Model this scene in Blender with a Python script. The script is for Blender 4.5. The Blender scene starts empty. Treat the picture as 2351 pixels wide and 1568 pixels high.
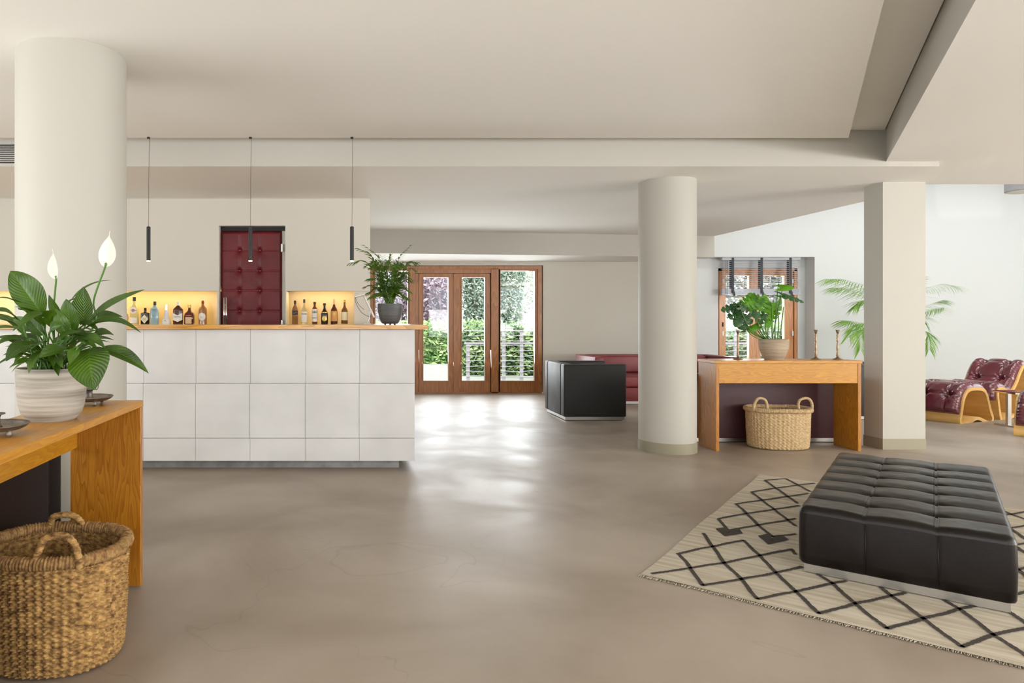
import bpy, bmesh, math, random
from mathutils import Vector, noise as mnoise
R = random.Random(7)
PI = math.pi
sc = bpy.context.scene
COL = sc.collection
# ------------------------------------------------------------------ camera
F, CX, CY, H = 1550.0, 805.0, 735.0, 1.2      # focal and principal point in pixels of a 2351 x 1568 frame; eye height
cam = bpy.data.cameras.new('camera'); camo = bpy.data.objects.new('camera', cam); COL.objects.link(camo)
cam.sensor_width = 36; cam.lens = 36 * F / 2351
cam.shift_x = (1175.5 - CX) / 2351; cam.shift_y = (CY - 784) / 2351
camo.location = (0, 0, H); camo.rotation_euler = (PI / 2, 0, 0); cam.clip_start = .05
sc.camera = camo
def P(px, py, Y): return Vector(((px - CX) * Y / F, Y, H - (py - CY) * Y / F))
def G(px, py):
    Y = F * H / (py - CY); return Vector(((px - CX) * Y / F, Y, 0))
# ------------------------------------------------------------------ world, exposure
w = bpy.data.worlds.new('world'); sc.world = w; w.use_nodes = True
bgn = w.node_tree.nodes['Background']; bgn.inputs[0].default_value = (.90, .96, 1, 1); bgn.inputs[1].default_value = 2.15
sc.view_settings.view_transform = 'Standard'; sc.view_settings.look = 'None'
sc.view_settings.gamma = 1; sc.view_settings.exposure = 0.94; sc.view_settings.use_curve_mapping = False
def light(name, kind, loc, rot, energy, color=(1, 1, 1), **k):
    l = bpy.data.lights.new(name, kind); o = bpy.data.objects.new(name, l); COL.objects.link(o)
    o.location = loc; o.rotation_euler = rot; l.energy = energy; l.color = color
    for a, b in k.items(): setattr(l, a, b)
    return o
sun = light('sun', 'SUN', (0, 0, 10), (0, 0, 0), 2.0, (1, .95, .86), angle=.02)
sun.rotation_euler = Vector((.12, .60, -.80)).to_track_quat('-Z', 'Y').to_euler()
# area lamps added for daylight at the window openings of the rooms (behind the camera, left, right) and a fill lamp added under the atrium roof
WARM = (1, 1, 1)
UP = PI / 2 + 1.05       # window lamps tilted up so their light brightens the ceiling
light('window_daylight', 'AREA', (-1.2, -3.05, 1.2), (UP, 0, 0), 60, WARM, shape='RECTANGLE', size=6.2, size_y=1.6)
light('window_daylight', 'AREA', (6.0, -3.05, 1.2), (UP, 0, 0), 150, WARM, shape='RECTANGLE', size=6.0, size_y=1.6)
light('window_daylight', 'AREA', (-5.85, 1.4, 1.2), (UP + .15, 0, -PI / 2), 120, WARM, shape='RECTANGLE', size=5.0, size_y=1.6)
light('window_daylight', 'AREA', (11.85, .3, 1.2), (UP + .2, 0, PI / 2 + .12), 640, WARM, shape='RECTANGLE', size=5.0, size_y=1.6)
light('atrium_fill', 'AREA', (8.6, 7.35, 4.35), (0, 0, 0), 62, (.95, .98, 1), shape='RECTANGLE', size=5.0, size_y=1.3)  # added fill lamp below the solid roof, brightens the atrium floor
light('door_daylight', 'AREA', (1.75, 11.35, 1.25), (PI / 2 + .3, 0, PI), 75, (.92, .97, 1), shape='RECTANGLE', size=2.6, size_y=1.8)
light('door_daylight', 'AREA', (6.32, 10.85, 1.3), (PI / 2, 0, PI), 22, (.92, .97, 1), shape='RECTANGLE', size=.9, size_y=1.4)

# ------------------------------------------------------------------ materials
def mat(name, c, rough=.5, metal=0, c2=None, scale=5., stretch=(1, 1, 1), bump=0., bscale=None, detail=4, spec=None, coat=0,
        emit=None, estr=0, trans=0, lo=.35, hi=.65, r2=None, subs=0, alpha=None, bstretch=None, rot=0):
    m = bpy.data.materials.new(name); m.use_nodes = True
    nt = m.node_tree; b = nt.nodes['Principled BSDF']; L = nt.links
    b.inputs['Base Color'].default_value = (*c, 1); b.inputs['Roughness'].default_value = rough
    b.inputs['Metallic'].default_value = metal
    if spec is not None: b.inputs['Specular IOR Level'].default_value = spec
    if coat: b.inputs['Coat Weight'].default_value = coat; b.inputs['Coat Roughness'].default_value = .15
    if emit: b.inputs['Emission Color'].default_value = (*emit, 1); b.inputs['Emission Strength'].default_value = estr
    if trans: b.inputs['Transmission Weight'].default_value = trans
    if c2 or bump or r2 is not None:
        tc = nt.nodes.new('ShaderNodeTexCoord'); mp = nt.nodes.new('ShaderNodeMapping')
        mp.inputs['Scale'].default_value = stretch; L.new(tc.outputs['Object'], mp.inputs[0])
        if rot:
            m0 = nt.nodes.new('ShaderNodeMapping'); m0.inputs['Rotation'].default_value = (0, 0, -rot); L.new(tc.outputs['Object'], m0.inputs[0]); L.new(m0.outputs[0], mp.inputs[0])
        n = nt.nodes.new('ShaderNodeTexNoise'); n.inputs['Scale'].default_value = scale; n.inputs['Detail'].default_value = detail
        L.new(mp.outputs[0], n.inputs[0])
        if c2:
            r = nt.nodes.new('ShaderNodeValToRGB'); e = r.color_ramp.elements
            e[0].position = lo; e[1].position = hi; e[0].color = (*c, 1); e[1].color = (*c2, 1)
            L.new(n.outputs[0], r.inputs[0]); L.new(r.outputs[0], b.inputs['Base Color'])
        if r2 is not None:
            mr = nt.nodes.new('ShaderNodeMapRange'); mr.inputs[1].default_value = .3; mr.inputs[2].default_value = .7
            mr.inputs[3].default_value = rough; mr.inputs[4].default_value = r2
            L.new(n.outputs[0], mr.inputs[0]); L.new(mr.outputs[0], b.inputs['Roughness'])
        if bump:
            n2 = nt.nodes.new('ShaderNodeTexNoise'); n2.inputs['Scale'].default_value = bscale or scale; n2.inputs['Detail'].default_value = 5
            if bstretch:
                mp2 = nt.nodes.new('ShaderNodeMapping'); mp2.inputs['Scale'].default_value = bstretch
                L.new(tc.outputs['Object'], mp2.inputs[0]); L.new(mp2.outputs[0], n2.inputs[0])
            else: L.new(mp.outputs[0], n2.inputs[0])
            bp = nt.nodes.new('ShaderNodeBump'); bp.inputs['Strength'].default_value = bump; bp.inputs['Distance'].default_value = .01
            L.new(n2.outputs[0], bp.inputs['Height']); L.new(bp.outputs[0], b.inputs['Normal'])
    return m
def wood(name, c1, c2, axis='X', rough=.35, k=1., coat=.2):
    """oak veneer: long grain along the axis with cathedral arches"""
    m = bpy.data.materials.new(name); m.use_nodes = True; nt = m.node_tree; L = nt.links; b = nt.nodes['Principled BSDF']
    tc = nt.nodes.new('ShaderNodeTexCoord'); mp = nt.nodes.new('ShaderNodeMapping')
    s = {'X': (.8, 7, 7), 'Y': (7, .8, 7), 'Z': (7, 7, .8)}[axis]
    mp.inputs['Scale'].default_value = s; L.new(tc.outputs['Object'], mp.inputs[0])
    n1 = nt.nodes.new('ShaderNodeTexNoise'); n1.inputs['Scale'].default_value = .9 * k; n1.inputs['Detail'].default_value = 2; L.new(mp.outputs[0], n1.inputs[0])
    mu = nt.nodes.new('ShaderNodeMath'); mu.operation = 'MULTIPLY'; mu.inputs[1].default_value = 14; L.new(n1.outputs[0], mu.inputs[0])
    fr = nt.nodes.new('ShaderNodeMath'); fr.operation = 'FRACT'; L.new(mu.outputs[0], fr.inputs[0])
    n2 = nt.nodes.new('ShaderNodeTexNoise'); n2.inputs['Scale'].default_value = 14 * k; n2.inputs['Detail'].default_value = 4
    mp2 = nt.nodes.new('ShaderNodeMapping'); mp2.inputs['Scale'].default_value = tuple(a if a < 1 else a * .9 for a in s)
    L.new(tc.outputs['Object'], mp2.inputs[0]); L.new(mp2.outputs[0], n2.inputs[0])
    ad = nt.nodes.new('ShaderNodeMath'); ad.operation = 'MULTIPLY_ADD'; ad.inputs[1].default_value = .55; L.new(fr.outputs[0], ad.inputs[0])
    m3 = nt.nodes.new('ShaderNodeMath'); m3.operation = 'MULTIPLY'; m3.inputs[1].default_value = .6; L.new(n2.outputs[0], m3.inputs[0]); L.new(m3.outputs[0], ad.inputs[2])
    r = nt.nodes.new('ShaderNodeValToRGB'); e = r.color_ramp.elements
    e[0].position = .2; e[1].position = .8; e[0].color = (*c1, 1); e[1].color = (*c2, 1)
    L.new(ad.outputs[0], r.inputs[0]); L.new(r.outputs[0], b.inputs['Base Color'])
    b.inputs['Roughness'].default_value = rough; b.inputs['Coat Weight'].default_value = coat; b.inputs['Coat Roughness'].default_value = .25
    return m
def leafmat(name, c1, c2, vein=16., under=.35, rough=.35):
    m = bpy.data.materials.new(name); m.use_nodes = True; nt = m.node_tree; L = nt.links; b = nt.nodes['Principled BSDF']
    uv = nt.nodes.new('ShaderNodeUVMap'); sx = nt.nodes.new('ShaderNodeSeparateXYZ'); L.new(uv.outputs[0], sx.inputs[0])
    ab = nt.nodes.new('ShaderNodeMath'); ab.operation = 'ABSOLUTE'; L.new(sx.outputs[0], ab.inputs[0])
    a1 = nt.nodes.new('ShaderNodeMath'); a1.operation = 'MULTIPLY_ADD'; a1.inputs[1].default_value = -.35; L.new(ab.outputs[0], a1.inputs[0]); L.new(sx.outputs[1], a1.inputs[2])
    a2 = nt.nodes.new('ShaderNodeMath'); a2.operation = 'MULTIPLY'; a2.inputs[1].default_value = vein * 6.28; L.new(a1.outputs[0], a2.inputs[0])
    a3 = nt.nodes.new('ShaderNodeMath'); a3.operation = 'SINE'; L.new(a2.outputs[0], a3.inputs[0])
    mid = nt.nodes.new('ShaderNodeMath'); mid.operation = 'LESS_THAN'; mid.inputs[1].default_value = .05; L.new(ab.outputs[0], mid.inputs[0])
    tc = nt.nodes.new('ShaderNodeTexCoord'); n = nt.nodes.new('ShaderNodeTexNoise'); n.inputs['Scale'].default_value = 9; L.new(tc.outputs['Object'], n.inputs[0])
    s1 = nt.nodes.new('ShaderNodeMath'); s1.operation = 'MULTIPLY_ADD'; s1.inputs[1].default_value = .10; L.new(a3.outputs[0], s1.inputs[0]); L.new(n.outputs[0], s1.inputs[2])
    s2 = nt.nodes.new('ShaderNodeMath'); s2.operation = 'MULTIPLY_ADD'; s2.inputs[1].default_value = .25; L.new(mid.outputs[0], s2.inputs[0]); L.new(s1.outputs[0], s2.inputs[2])
    r = nt.nodes.new('ShaderNodeValToRGB'); e = r.color_ramp.elements
    e[0].position = .3; e[1].position = .75; e[0].color = (*c1, 1); e[1].color = (*c2, 1)
    L.new(s2.outputs[0], r.inputs[0]); L.new(r.outputs[0], b.inputs['Base Color'])
    bp = nt.nodes.new('ShaderNodeBump'); bp.inputs['Strength'].default_value = .35; bp.inputs['Distance'].default_value = .004
    L.new(a3.outputs[0], bp.inputs['Height']); L.new(bp.outputs[0], b.inputs['Normal'])
    b.inputs['Roughness'].default_value = rough
    tr = nt.nodes.new('ShaderNodeBsdfTranslucent'); mx = nt.nodes.new('ShaderNodeMixShader'); mx.inputs[0].default_value = under
    tr.inputs[0].default_value = (c2[0] * 1.6, c2[1] * 1.5, c2[2], 1)
    L.new(b.outputs[0], mx.inputs[1]); L.new(tr.outputs[0], mx.inputs[2]); L.new(mx.outputs[0], nt.nodes['Material Output'].inputs[0])
    return m
def glassmat(name, refl=.08, tint=(1, 1, 1)):
    m = bpy.data.materials.new(name); m.use_nodes = True; nt = m.node_tree; L = nt.links; nt.nodes.clear()
    o = nt.nodes.new('ShaderNodeOutputMaterial'); t = nt.nodes.new('ShaderNodeBsdfTransparent'); g = nt.nodes.new('ShaderNodeBsdfGlossy')
    t.inputs[0].default_value = (*tint, 1); g.inputs['Roughness'].default_value = .02
    fr = nt.nodes.new('ShaderNodeFresnel'); fr.inputs[0].default_value = 1.45; mx = nt.nodes.new('ShaderNodeMixShader')
    L.new(fr.outputs[0], mx.inputs[0]); L.new(t.outputs[0], mx.inputs[1]); L.new(g.outputs[0], mx.inputs[2]); L.new(mx.outputs[0], o.inputs[0])
    return m
M = {}
M['wall'] = mat('plaster', (.58, .55, .48), .75, bump=.12, bscale=14)
M['white_wall'] = mat('white_plaster', (.62, .635, .62), .7, bump=.1, bscale=14)
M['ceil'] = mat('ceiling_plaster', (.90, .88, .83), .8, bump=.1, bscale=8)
M['beam'] = mat('beam_side_darkened', (.47, .445, .39), .75, bump=.1, bscale=12)  # darker colour on ceiling sides, offsets the lamp light falling on them
M['column'] = mat('column_paint', (.46, .44, .385), .6, bump=.08, bscale=20)
M['taupe'] = mat('taupe_band', (.30, .27, .19), .45)
M['stone'] = mat('limestone', (.53, .52, .505), .45, c2=(.61, .60, .585), scale=2.2, detail=10, bump=.05, bscale=60)
M['grout'] = mat('grout', (.18, .17, .16), .8)
M['steel'] = mat('brushed_steel', (.55, .54, .52), .32, 1)
M['dull_steel'] = mat('dull_steel', (.22, .21, .20), .5, .6, c2=(.32, .31, .30), scale=9)
M['chrome'] = mat('chrome', (.8, .8, .78), .12, 1)
M['oak'] = wood('honey_oak', (.40, .155, .008), (.52, .24, .010), 'X', k=2., coat=.08)
M['oakz'] = wood('honey_oak_shaded', (.30, .095, .006), (.46, .19, .014), 'Z', k=2., coat=.08)  # shade on the end panels put into a darker oak tone
M['counter'] = wood('counter_oak', (.38, .17, .025), (.60, .31, .06), 'X', rough=.25)
M['frame'] = wood('door_timber', (.27, .095, .022), (.42, .165, .045), 'Z', k=.8)
M['frame2'] = wood('window_timber', (.40, .15, .035), (.58, .24, .07), 'Z', k=.8)
M['ply'] = mat('birch_ply', (.80, .50, .17), .35, c2=(.70, .40, .12), scale=4, stretch=(1, 1, 6))
M['black'] = mat('black_leather', (.011, .010, .009), .42, bump=.25, bscale=220, r2=.5, scale=6)
M['choc'] = mat('dark_brown_leather', (.0055, .003, .0025), .27, spec=.32, bump=.08, bscale=260, r2=.36, scale=5, c2=(.008, .005, .004))
M['maroon'] = mat('oxblood_leather', (.10, .006, .008), .38, spec=.35, bump=.15, bscale=160, c2=(.13, .009, .012), scale=4)
M['lounge'] = mat('glossy_oxblood_leather', (.115, .012, .022), .24, spec=.8, c2=(.15, .017, .03), scale=4, coat=.3)
M['sofa'] = mat('wine_leather', (.19, .022, .028), .42, bump=.15, bscale=120, c2=(.24, .03, .035), scale=3)
M['darkmaroon'] = mat('dark_wine_leather', (.052, .012, .014), .5, bump=.15, bscale=120)
M['button'] = mat('leather_button', (.28, .07, .08), .3)
M['metal_black'] = mat('black_metal', (.02, .02, .02), .35, .6)
M['iron'] = mat('weathered_iron', (.12, .10, .085), .5, .8, c2=(.26, .22, .18), scale=22, bump=.3, bscale=60)
M['bronze'] = mat('worn_brass', (.22, .14, .08), .4, .8, c2=(.36, .26, .16), scale=30)
M['pot'] = mat('stone_pot', (.22, .19, .155), .75, c2=(.43, .385, .325), scale=6, stretch=(.5, .5, 12), bump=.35, bscale=5, lo=.3, hi=.6)
M['pot2'] = mat('sand_pot', (.33, .25, .17), .8, c2=(.45, .36, .26), scale=5, stretch=(1, 1, 9), bump=.3, bscale=5)
M['greypot'] = mat('grey_pot', (.06, .058, .056), .5, c2=(.10, .098, .095), scale=5, stretch=(1, 1, 12), bump=.2)
M['soil'] = mat('soil', (.03, .02, .014), .95, bump=.8, bscale=60)
M['lily'] = leafmat('lily_leaf', (.014, .042, .002), (.075, .165, .008), 13, .22, .28)
M['flower'] = leafmat('spathe', (.80, .80, .76), (.88, .88, .84), 7, .3)
M['spadix'] = mat('spadix', (.6, .45, .16), .8)
M['stem'] = mat('green_stem', (.07, .17, .02), .5)
M['monstera'] = leafmat('monstera_leaf', (.03, .12, .006), (.13, .36, .012), 7, .5, .35)
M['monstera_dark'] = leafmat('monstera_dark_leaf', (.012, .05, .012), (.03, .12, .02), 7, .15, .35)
M['parlour'] = leafmat('parlour_palm_leaf', (.03, .085, .01), (.14, .27, .03), 4, .3, .4)
M['areca'] = leafmat('areca_leaf', (.07, .22, .03), (.26, .46, .10), 4, .4, .4)
M['seagrass'] = mat('seagrass', (.11, .045, .011), .8, c2=(.60, .36, .12), scale=38, stretch=(1, 1, 2.2), bump=.5, bscale=120, detail=5, lo=.3, hi=.7)
M['seagrass2'] = mat('pale_seagrass', (.42, .28, .13), .8, c2=(.64, .47, .26), scale=38, stretch=(1, 1, 2.2), bump=.5, bscale=120, lo=.3, hi=.7)
M['rimgrass'] = mat('twisted_seagrass', (.17, .08, .025), .8, c2=(.45, .27, .10), scale=60, bump=.5, bscale=120, lo=.3, hi=.7)
M['rug'] = mat('flatweave_wool', (.40, .335, .235), .95, c2=(.62, .555, .44), scale=5, stretch=(.35, 5, 1), rot=-.72, detail=8, bump=.6, bscale=160, lo=.3, hi=.6)
M['rugline'] = mat('dark_wool', (.045, .033, .026), .95, bump=.5, bscale=200)
M['ledback'] = mat('niche_panel', (.50, .38, .19), .22)
M['white'] = mat('white_plastic', (.75, .73, .7), .35)
M['cable'] = mat('cable', (.05, .045, .04), .5)
M['glass'] = glassmat('window_glass')
M['tinted_glass'] = glassmat('tinted_roof_glass', tint=(.35, .36, .37))  # tint added to dim the daylight on the atrium wall
M['grey'] = mat('grey_paint', (.30, .31, .33), .45)
M['slat'] = mat('blind_slat', (.46, .47, .52), .45)
M['tape'] = mat('blind_tape', (.05, .055, .06), .8)
M['rail'] = mat('galvanised_rail', (.33, .33, .36), .5, .2)
M['leather_side'] = M['black']
M['led'] = mat('led_strip', (1, .8, .4), .5, emit=(1, .72, .3), estr=6)
M['lampglow'] = mat('lamp_lens', (1, .9, .7), .5, emit=(1, .85, .6), estr=3)
M['fabric'] = mat('grey_felt', (.50, .50, .52), .9, bump=.4, bscale=150)
M['diffuser'] = mat('lamp_diffuser', (.74, .76, .70), .6)
M['tabletop'] = mat('dark_red_top', (.20, .035, .035), .25)
# polished concrete floor
def floor_mat():
    m = bpy.data.materials.new('polished_concrete'); m.use_nodes = True; nt = m.node_tree; L = nt.links; b = nt.nodes['Principled BSDF']
    tc = nt.nodes.new('ShaderNodeTexCoord')
    def noi(s, d, dist=0.):
        n = nt.nodes.new('ShaderNodeTexNoise'); n.inputs['Scale'].default_value = s; n.inputs['Detail'].default_value = d
        n.inputs['Distortion'].default_value = dist; L.new(tc.outputs['Object'], n.inputs[0]); return n
    n1 = noi(.9, 7, .6); r = nt.nodes.new('ShaderNodeValToRGB'); e = r.color_ramp.elements
    e[0].position = .32; e[1].position = .68; e[0].color = (.26, .205, .155, 1); e[1].color = (.40, .34, .275, 1)
    L.new(n1.outputs[0], r.inputs[0])
    n2 = noi(.55, 4, 1.2)   # hairline cracks: thin level lines of a slow noise
    a = nt.nodes.new('ShaderNodeMath'); a.operation = 'SUBTRACT'; a.inputs[1].default_value = .5; L.new(n2.outputs[0], a.inputs[0])
    ab = nt.nodes.new('ShaderNodeMath'); ab.operation = 'ABSOLUTE'; L.new(a.outputs[0], ab.inputs[0])
    mr = nt.nodes.new('ShaderNodeMapRange'); mr.inputs[1].default_value = 0; mr.inputs[2].default_value = .0016
    mr.inputs[3].default_value = .88; mr.inputs[4].default_value = 1; L.new(ab.outputs[0], mr.inputs[0])
    mx = nt.nodes.new('ShaderNodeMix'); mx.data_type = 'RGBA'; mx.blend_type = 'MULTIPLY'; mx.inputs[0].default_value = 1
    L.new(r.outputs[0], mx.inputs[6]); L.new(mr.outputs[0], mx.inputs[7]); L.new(mx.outputs[2], b.inputs['Base Color'])
    n3 = noi(1.6, 6, .8); m2 = nt.nodes.new('ShaderNodeMapRange'); m2.inputs[1].default_value = .3; m2.inputs[2].default_value = .7
    m2.inputs[3].default_value = .37; m2.inputs[4].default_value = .52; L.new(n3.outputs[0], m2.inputs[0]); L.new(m2.outputs[0], b.inputs['Roughness'])
    n4 = noi(2.2, 3, .5); bp = nt.nodes.new('ShaderNodeBump'); bp.inputs['Strength'].default_value = .12; bp.inputs['Distance'].default_value = .01
    L.new(n4.outputs[0], bp.inputs['Height']); L.new(bp.outputs[0], b.inputs['Normal'])
    b.inputs['Specular IOR Level'].default_value = .5
    return m
M['floor'] = floor_mat()

# ------------------------------------------------------------------ mesh helpers
ORG = {}
class MB:
    def __init__(s): s.v = []; s.f = []; s.m = []; s.uv = {}; s.mi = 0
    def add(s, vs, fs, uvs=None):
        b = len(s.v); s.v += [tuple(x) for x in vs]
        for f in fs: s.f.append(tuple(b + i for i in f)); s.m.append(s.mi)
        if uvs:
            for i, u in enumerate(uvs): s.uv[b + i] = u
        return s
    def box(s, x0, x1, y0, y1, z0, z1):
        v = [(x, y, z) for z in (z0, z1) for y in (y0, y1) for x in (x0, x1)]
        return s.add(v, [(0, 2, 3, 1), (4, 5, 7, 6), (0, 1, 5, 4), (2, 6, 7, 3), (0, 4, 6, 2), (1, 3, 7, 5)])
    def prism(s, poly, z0, z1, side=0):
        n = len(poly); k0 = len(s.f); v = [(x, y, z0) for x, y in poly] + [(x, y, z1) for x, y in poly]
        s.add(v, [tuple(range(n))[::-1], tuple(range(n, 2 * n))] + [(i, (i + 1) % n, n + (i + 1) % n, n + i) for i in range(n)])
        if side: s.m[k0 + 2:] = [side] * n
        return s
    def rbox(s, x0, x1, y0, y1, z0, z1, r=.02, n=3):
        bm = bmesh.new(); bmesh.ops.create_cube(bm, size=1)
        for v in bm.verts: v.co = Vector(((x0 + x1) / 2 + v.co.x * (x1 - x0), (y0 + y1) / 2 + v.co.y * (y1 - y0), (z0 + z1) / 2 + v.co.z * (z1 - z0)))
        bmesh.ops.bevel(bm, geom=bm.edges[:] + bm.verts[:], offset=r, segments=n, affect='EDGES', profile=.5)
        bm.verts.index_update(); s.add([v.co for v in bm.verts], [[v.index for v in f.verts] for f in bm.faces]); bm.free(); return s
    def grid(s, fn, nu, nv, wu=False, wv=False, uv=None):
        vs = [fn(i / (nu if wu else nu), j / nv) for j in range(nv if wv else nv + 1) for i in range(nu if wu else nu + 1)]
        W = nu if wu else nu + 1; Hh = nv if wv else nv + 1; fs = []
        for j in range(nv):
            for i in range(nu):
                a = i; b = (i + 1) % W; c = j; d = (j + 1) % Hh
                fs.append((c * W + a, c * W + b, d * W + b, d * W + a))
        us = None
        if uv: us = [uv(i / nu, j / nv) for j in range(Hh) for i in range(W)]
        return s.add(vs, fs, us)
    def tube(s, pts, r, n=10, cap=True, closed=False, wob=None):
        pts = [Vector(p) for p in pts]; N = len(pts); rs = r if isinstance(r, (list, tuple)) else [r] * N
        up = Vector((0, 0, 1)); vs = []; prev = None
        for i, p in enumerate(pts):
            if closed: t = (pts[(i + 1) % N] - pts[i - 1]).normalized()
            else: t = (pts[min(i + 1, N - 1)] - pts[max(i - 1, 0)]).normalized()
            if prev is None:
                a = t.cross(up); a = t.cross(Vector((1, 0, 0))) if a.length < .05 else a; a.normalize()
            else:
                a = prev - t * prev.dot(t); a = a.normalized() if a.length > 1e-6 else prev
            prev = a; b = t.cross(a)
            for k in range(n):
                th = 2 * PI * k / n; rr = rs[i] * (wob(i, th) if wob else 1)
                vs.append(p + a * math.cos(th) * rr + b * math.sin(th) * rr)
        fs = []
        for i in range(N if closed else N - 1):
            for k in range(n):
                a0 = i * n + k; a1 = i * n + (k + 1) % n; b0 = ((i + 1) % N) * n + k; b1 = ((i + 1) % N) * n + (k + 1) % n
                fs.append((a0, a1, b1, b0))
        if cap and not closed: fs += [tuple(range(n))[::-1], tuple(range((N - 1) * n, N * n))]
        return s.add(vs, fs)
    def lathe(s, prof, c, n=32, ex=1., ey=1., sq=None):
        """profile of (r, z) around c; sq turns the ring into a rounded square"""
        c = Vector(c); vs = []
        for r, z in prof:
            for k in range(n):
                th = 2 * PI * k / n; q = 1
                if sq: q = 1 / (abs(math.cos(th)) ** sq + abs(math.sin(th)) ** sq) ** (1 / sq)
                vs.append(c + Vector((r * q * ex * math.cos(th), r * q * ey * math.sin(th), z)))
        fs = [(j * n + k, j * n + (k + 1) % n, (j + 1) * n + (k + 1) % n, (j + 1) * n + k) for j in range(len(prof) - 1) for k in range(n)]
        fs += [tuple(range(n))[::-1], tuple(range((len(prof) - 1) * n, len(prof) * n))]
        return s.add(vs, fs)
    def leaf(s, base, tip, width, nrm, sag=0., nu=6, nv=10, shape=None, fold=.25, curl=0.):
        """a blade from base to tip, bowed by sag along nrm, folded along the midrib"""
        base = Vector(base); tip = Vector(tip); d = tip - base; Ln = d.length; t = d.normalized()
        nrm = Vector(nrm); nrm = (nrm - t * nrm.dot(t)); nrm = nrm.normalized() if nrm.length > .01 else t.orthogonal().normalized()
        side = t.cross(nrm); shape = shape or (lambda v: math.sin(PI * v ** .8) ** .85 * (1 - .25 * v))
        def fn(u, v):
            a = u * 2 - 1; wv = width * .5 * shape(v)
            return base + t * (Ln * v) + nrm * (sag * Ln * 4 * v * (1 - v) - curl * v ** 4 * Ln + fold * abs(a) * wv) + side * (a * wv)
        return s.grid(fn, nu, nv, uv=lambda u, v: (u * 2 - 1, v))
    def build(s, name, mats, parent=None, smooth=False, org=None, auto=None):
        me = bpy.data.meshes.new(name)
        o0 = Vector(org) if org is not None else (ORG[parent.name] if parent else Vector((0, 0, 0)))
        me.from_pydata([tuple(Vector(v) - o0) for v in s.v], [], s.f)
        if not isinstance(mats, (list, tuple)): mats = [mats]
        for m in mats: me.materials.append(m)
        if max(s.m or [0]): me.polygons.foreach_set('material_index', s.m)
        if s.uv:
            ul = me.uv_layers.new(name='UVMap')
            for lp in me.loops: ul.data[lp.index].uv = s.uv.get(lp.vertex_index, (0, 0))
        if smooth:
            me.polygons.foreach_set('use_smooth', [True] * len(me.polygons))
            if auto: me.set_sharp_from_angle(angle=math.radians(auto))
        me.validate(); me.update()
        o = bpy.data.objects.new(name, me); COL.objects.link(o)
        if parent: o.parent = parent
        else: o.location = o0
        ORG[o.name] = o0
        return o
def tag(o, label=None, cat=None, group=None, kind=None):
    if label: o['label'] = label
    if cat: o['category'] = cat
    if group: o['group'] = group
    if kind: o['kind'] = kind
    return o
def thing(name, loc, label, cat, group=None):
    o = bpy.data.objects.new(name, None); COL.objects.link(o); o.location = loc; o.empty_display_size = .1
    ORG[o.name] = Vector(loc); return tag(o, label, cat, group)
def struct(name, mb, m, **k): return tag(mb.build(name, m, **k), kind='structure')
def kids(o): return [c for c in bpy.data.objects if c.parent == o]
def copy_tree(o, parent=None):
    c = o.copy(); COL.objects.link(c); c.parent = parent; ORG[c.name] = ORG[o.name]
    for ch in kids(o): copy_tree(ch, c)
    return c
def turn(root, ang):      # rotate a finished thing about its base
    root.rotation_euler.z = ang
def spline(pts, n=8, closed=False):
    pts = [Vector(p) for p in pts]; N = len(pts); out = []
    for i in range(N if closed else N - 1):
        p1 = pts[i]; p2 = pts[(i + 1) % N]
        p0 = pts[i - 1] if (closed or i > 0) else p1 * 2 - p2
        p3 = pts[(i + 2) % N] if (closed or i + 2 < N) else p2 * 2 - p1
        for k in range(n):
            t = k / n
            out.append(.5 * ((2 * p1) + (p2 - p0) * t + (2 * p0 - 5 * p1 + 4 * p2 - p3) * t * t + (3 * p1 - p0 - 3 * p2 + p3) * t ** 3))
    if not closed: out.append(pts[-1])
    return out
def letters(text, size, center, parent, m, right=(1, 0, 0), up=(0, 0, 1), name='lettering', depth=.0006):
    cu = bpy.data.curves.new('text', 'FONT'); cu.body = text; cu.size = size; cu.align_x = 'CENTER'; cu.align_y = 'CENTER'; cu.extrude = depth; cu.resolution_u = 2
    to = bpy.data.objects.new('text', cu); COL.objects.link(to)
    dg = bpy.context.evaluated_depsgraph_get(); me = bpy.data.meshes.new_from_object(to.evaluated_get(dg))
    bpy.data.objects.remove(to)
    mb = MB(); r = Vector(right).normalized(); u = Vector(up).normalized(); nn = r.cross(u); c = Vector(center)
    mb.add([c + r * v.co.x + u * v.co.y + nn * v.co.z for v in me.vertices], [list(p.vertices) for p in me.polygons])
    bpy.data.meshes.remove(me)
    return mb.build(name, m, parent)

# ------------------------------------------------------------------ room shell
struct('floor', MB().box(-6, 12, -3.2, 11.1, -.12, 0), M['floor'])
YB = 7.11                                  # bar wall
# ceiling pieces
SK = lambda x, y, yy, k=.663: x + (yy - y) * k   # points along the skewed beams
struct('ceiling', MB().prism([(-6, -3.2), (SK(3.99, 5.41, -3.2, .668), -3.2), (3.99, 5.41), (-6, 5.41)], 2.66, 2.75), M['ceil'])
struct('ceiling', MB().prism([(-6, -3.2), (SK(4.46, 5.64, -3.2), -3.2), (4.46, 5.64), (-6, 5.64)], 2.784, 2.9), M['ceil'])
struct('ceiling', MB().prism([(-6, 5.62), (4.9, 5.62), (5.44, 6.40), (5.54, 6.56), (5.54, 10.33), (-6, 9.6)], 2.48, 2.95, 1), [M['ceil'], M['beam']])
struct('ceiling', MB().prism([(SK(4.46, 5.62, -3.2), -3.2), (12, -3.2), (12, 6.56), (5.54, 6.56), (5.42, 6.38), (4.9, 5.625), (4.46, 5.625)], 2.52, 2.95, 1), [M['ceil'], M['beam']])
struct('trim_1', MB().prism([(.0, 9.62), (5.54, 10.28), (5.54, 11.3), (.0, 11.3)], 2.158, 2.482, 1), [M['ceil'], M['beam']])
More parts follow.
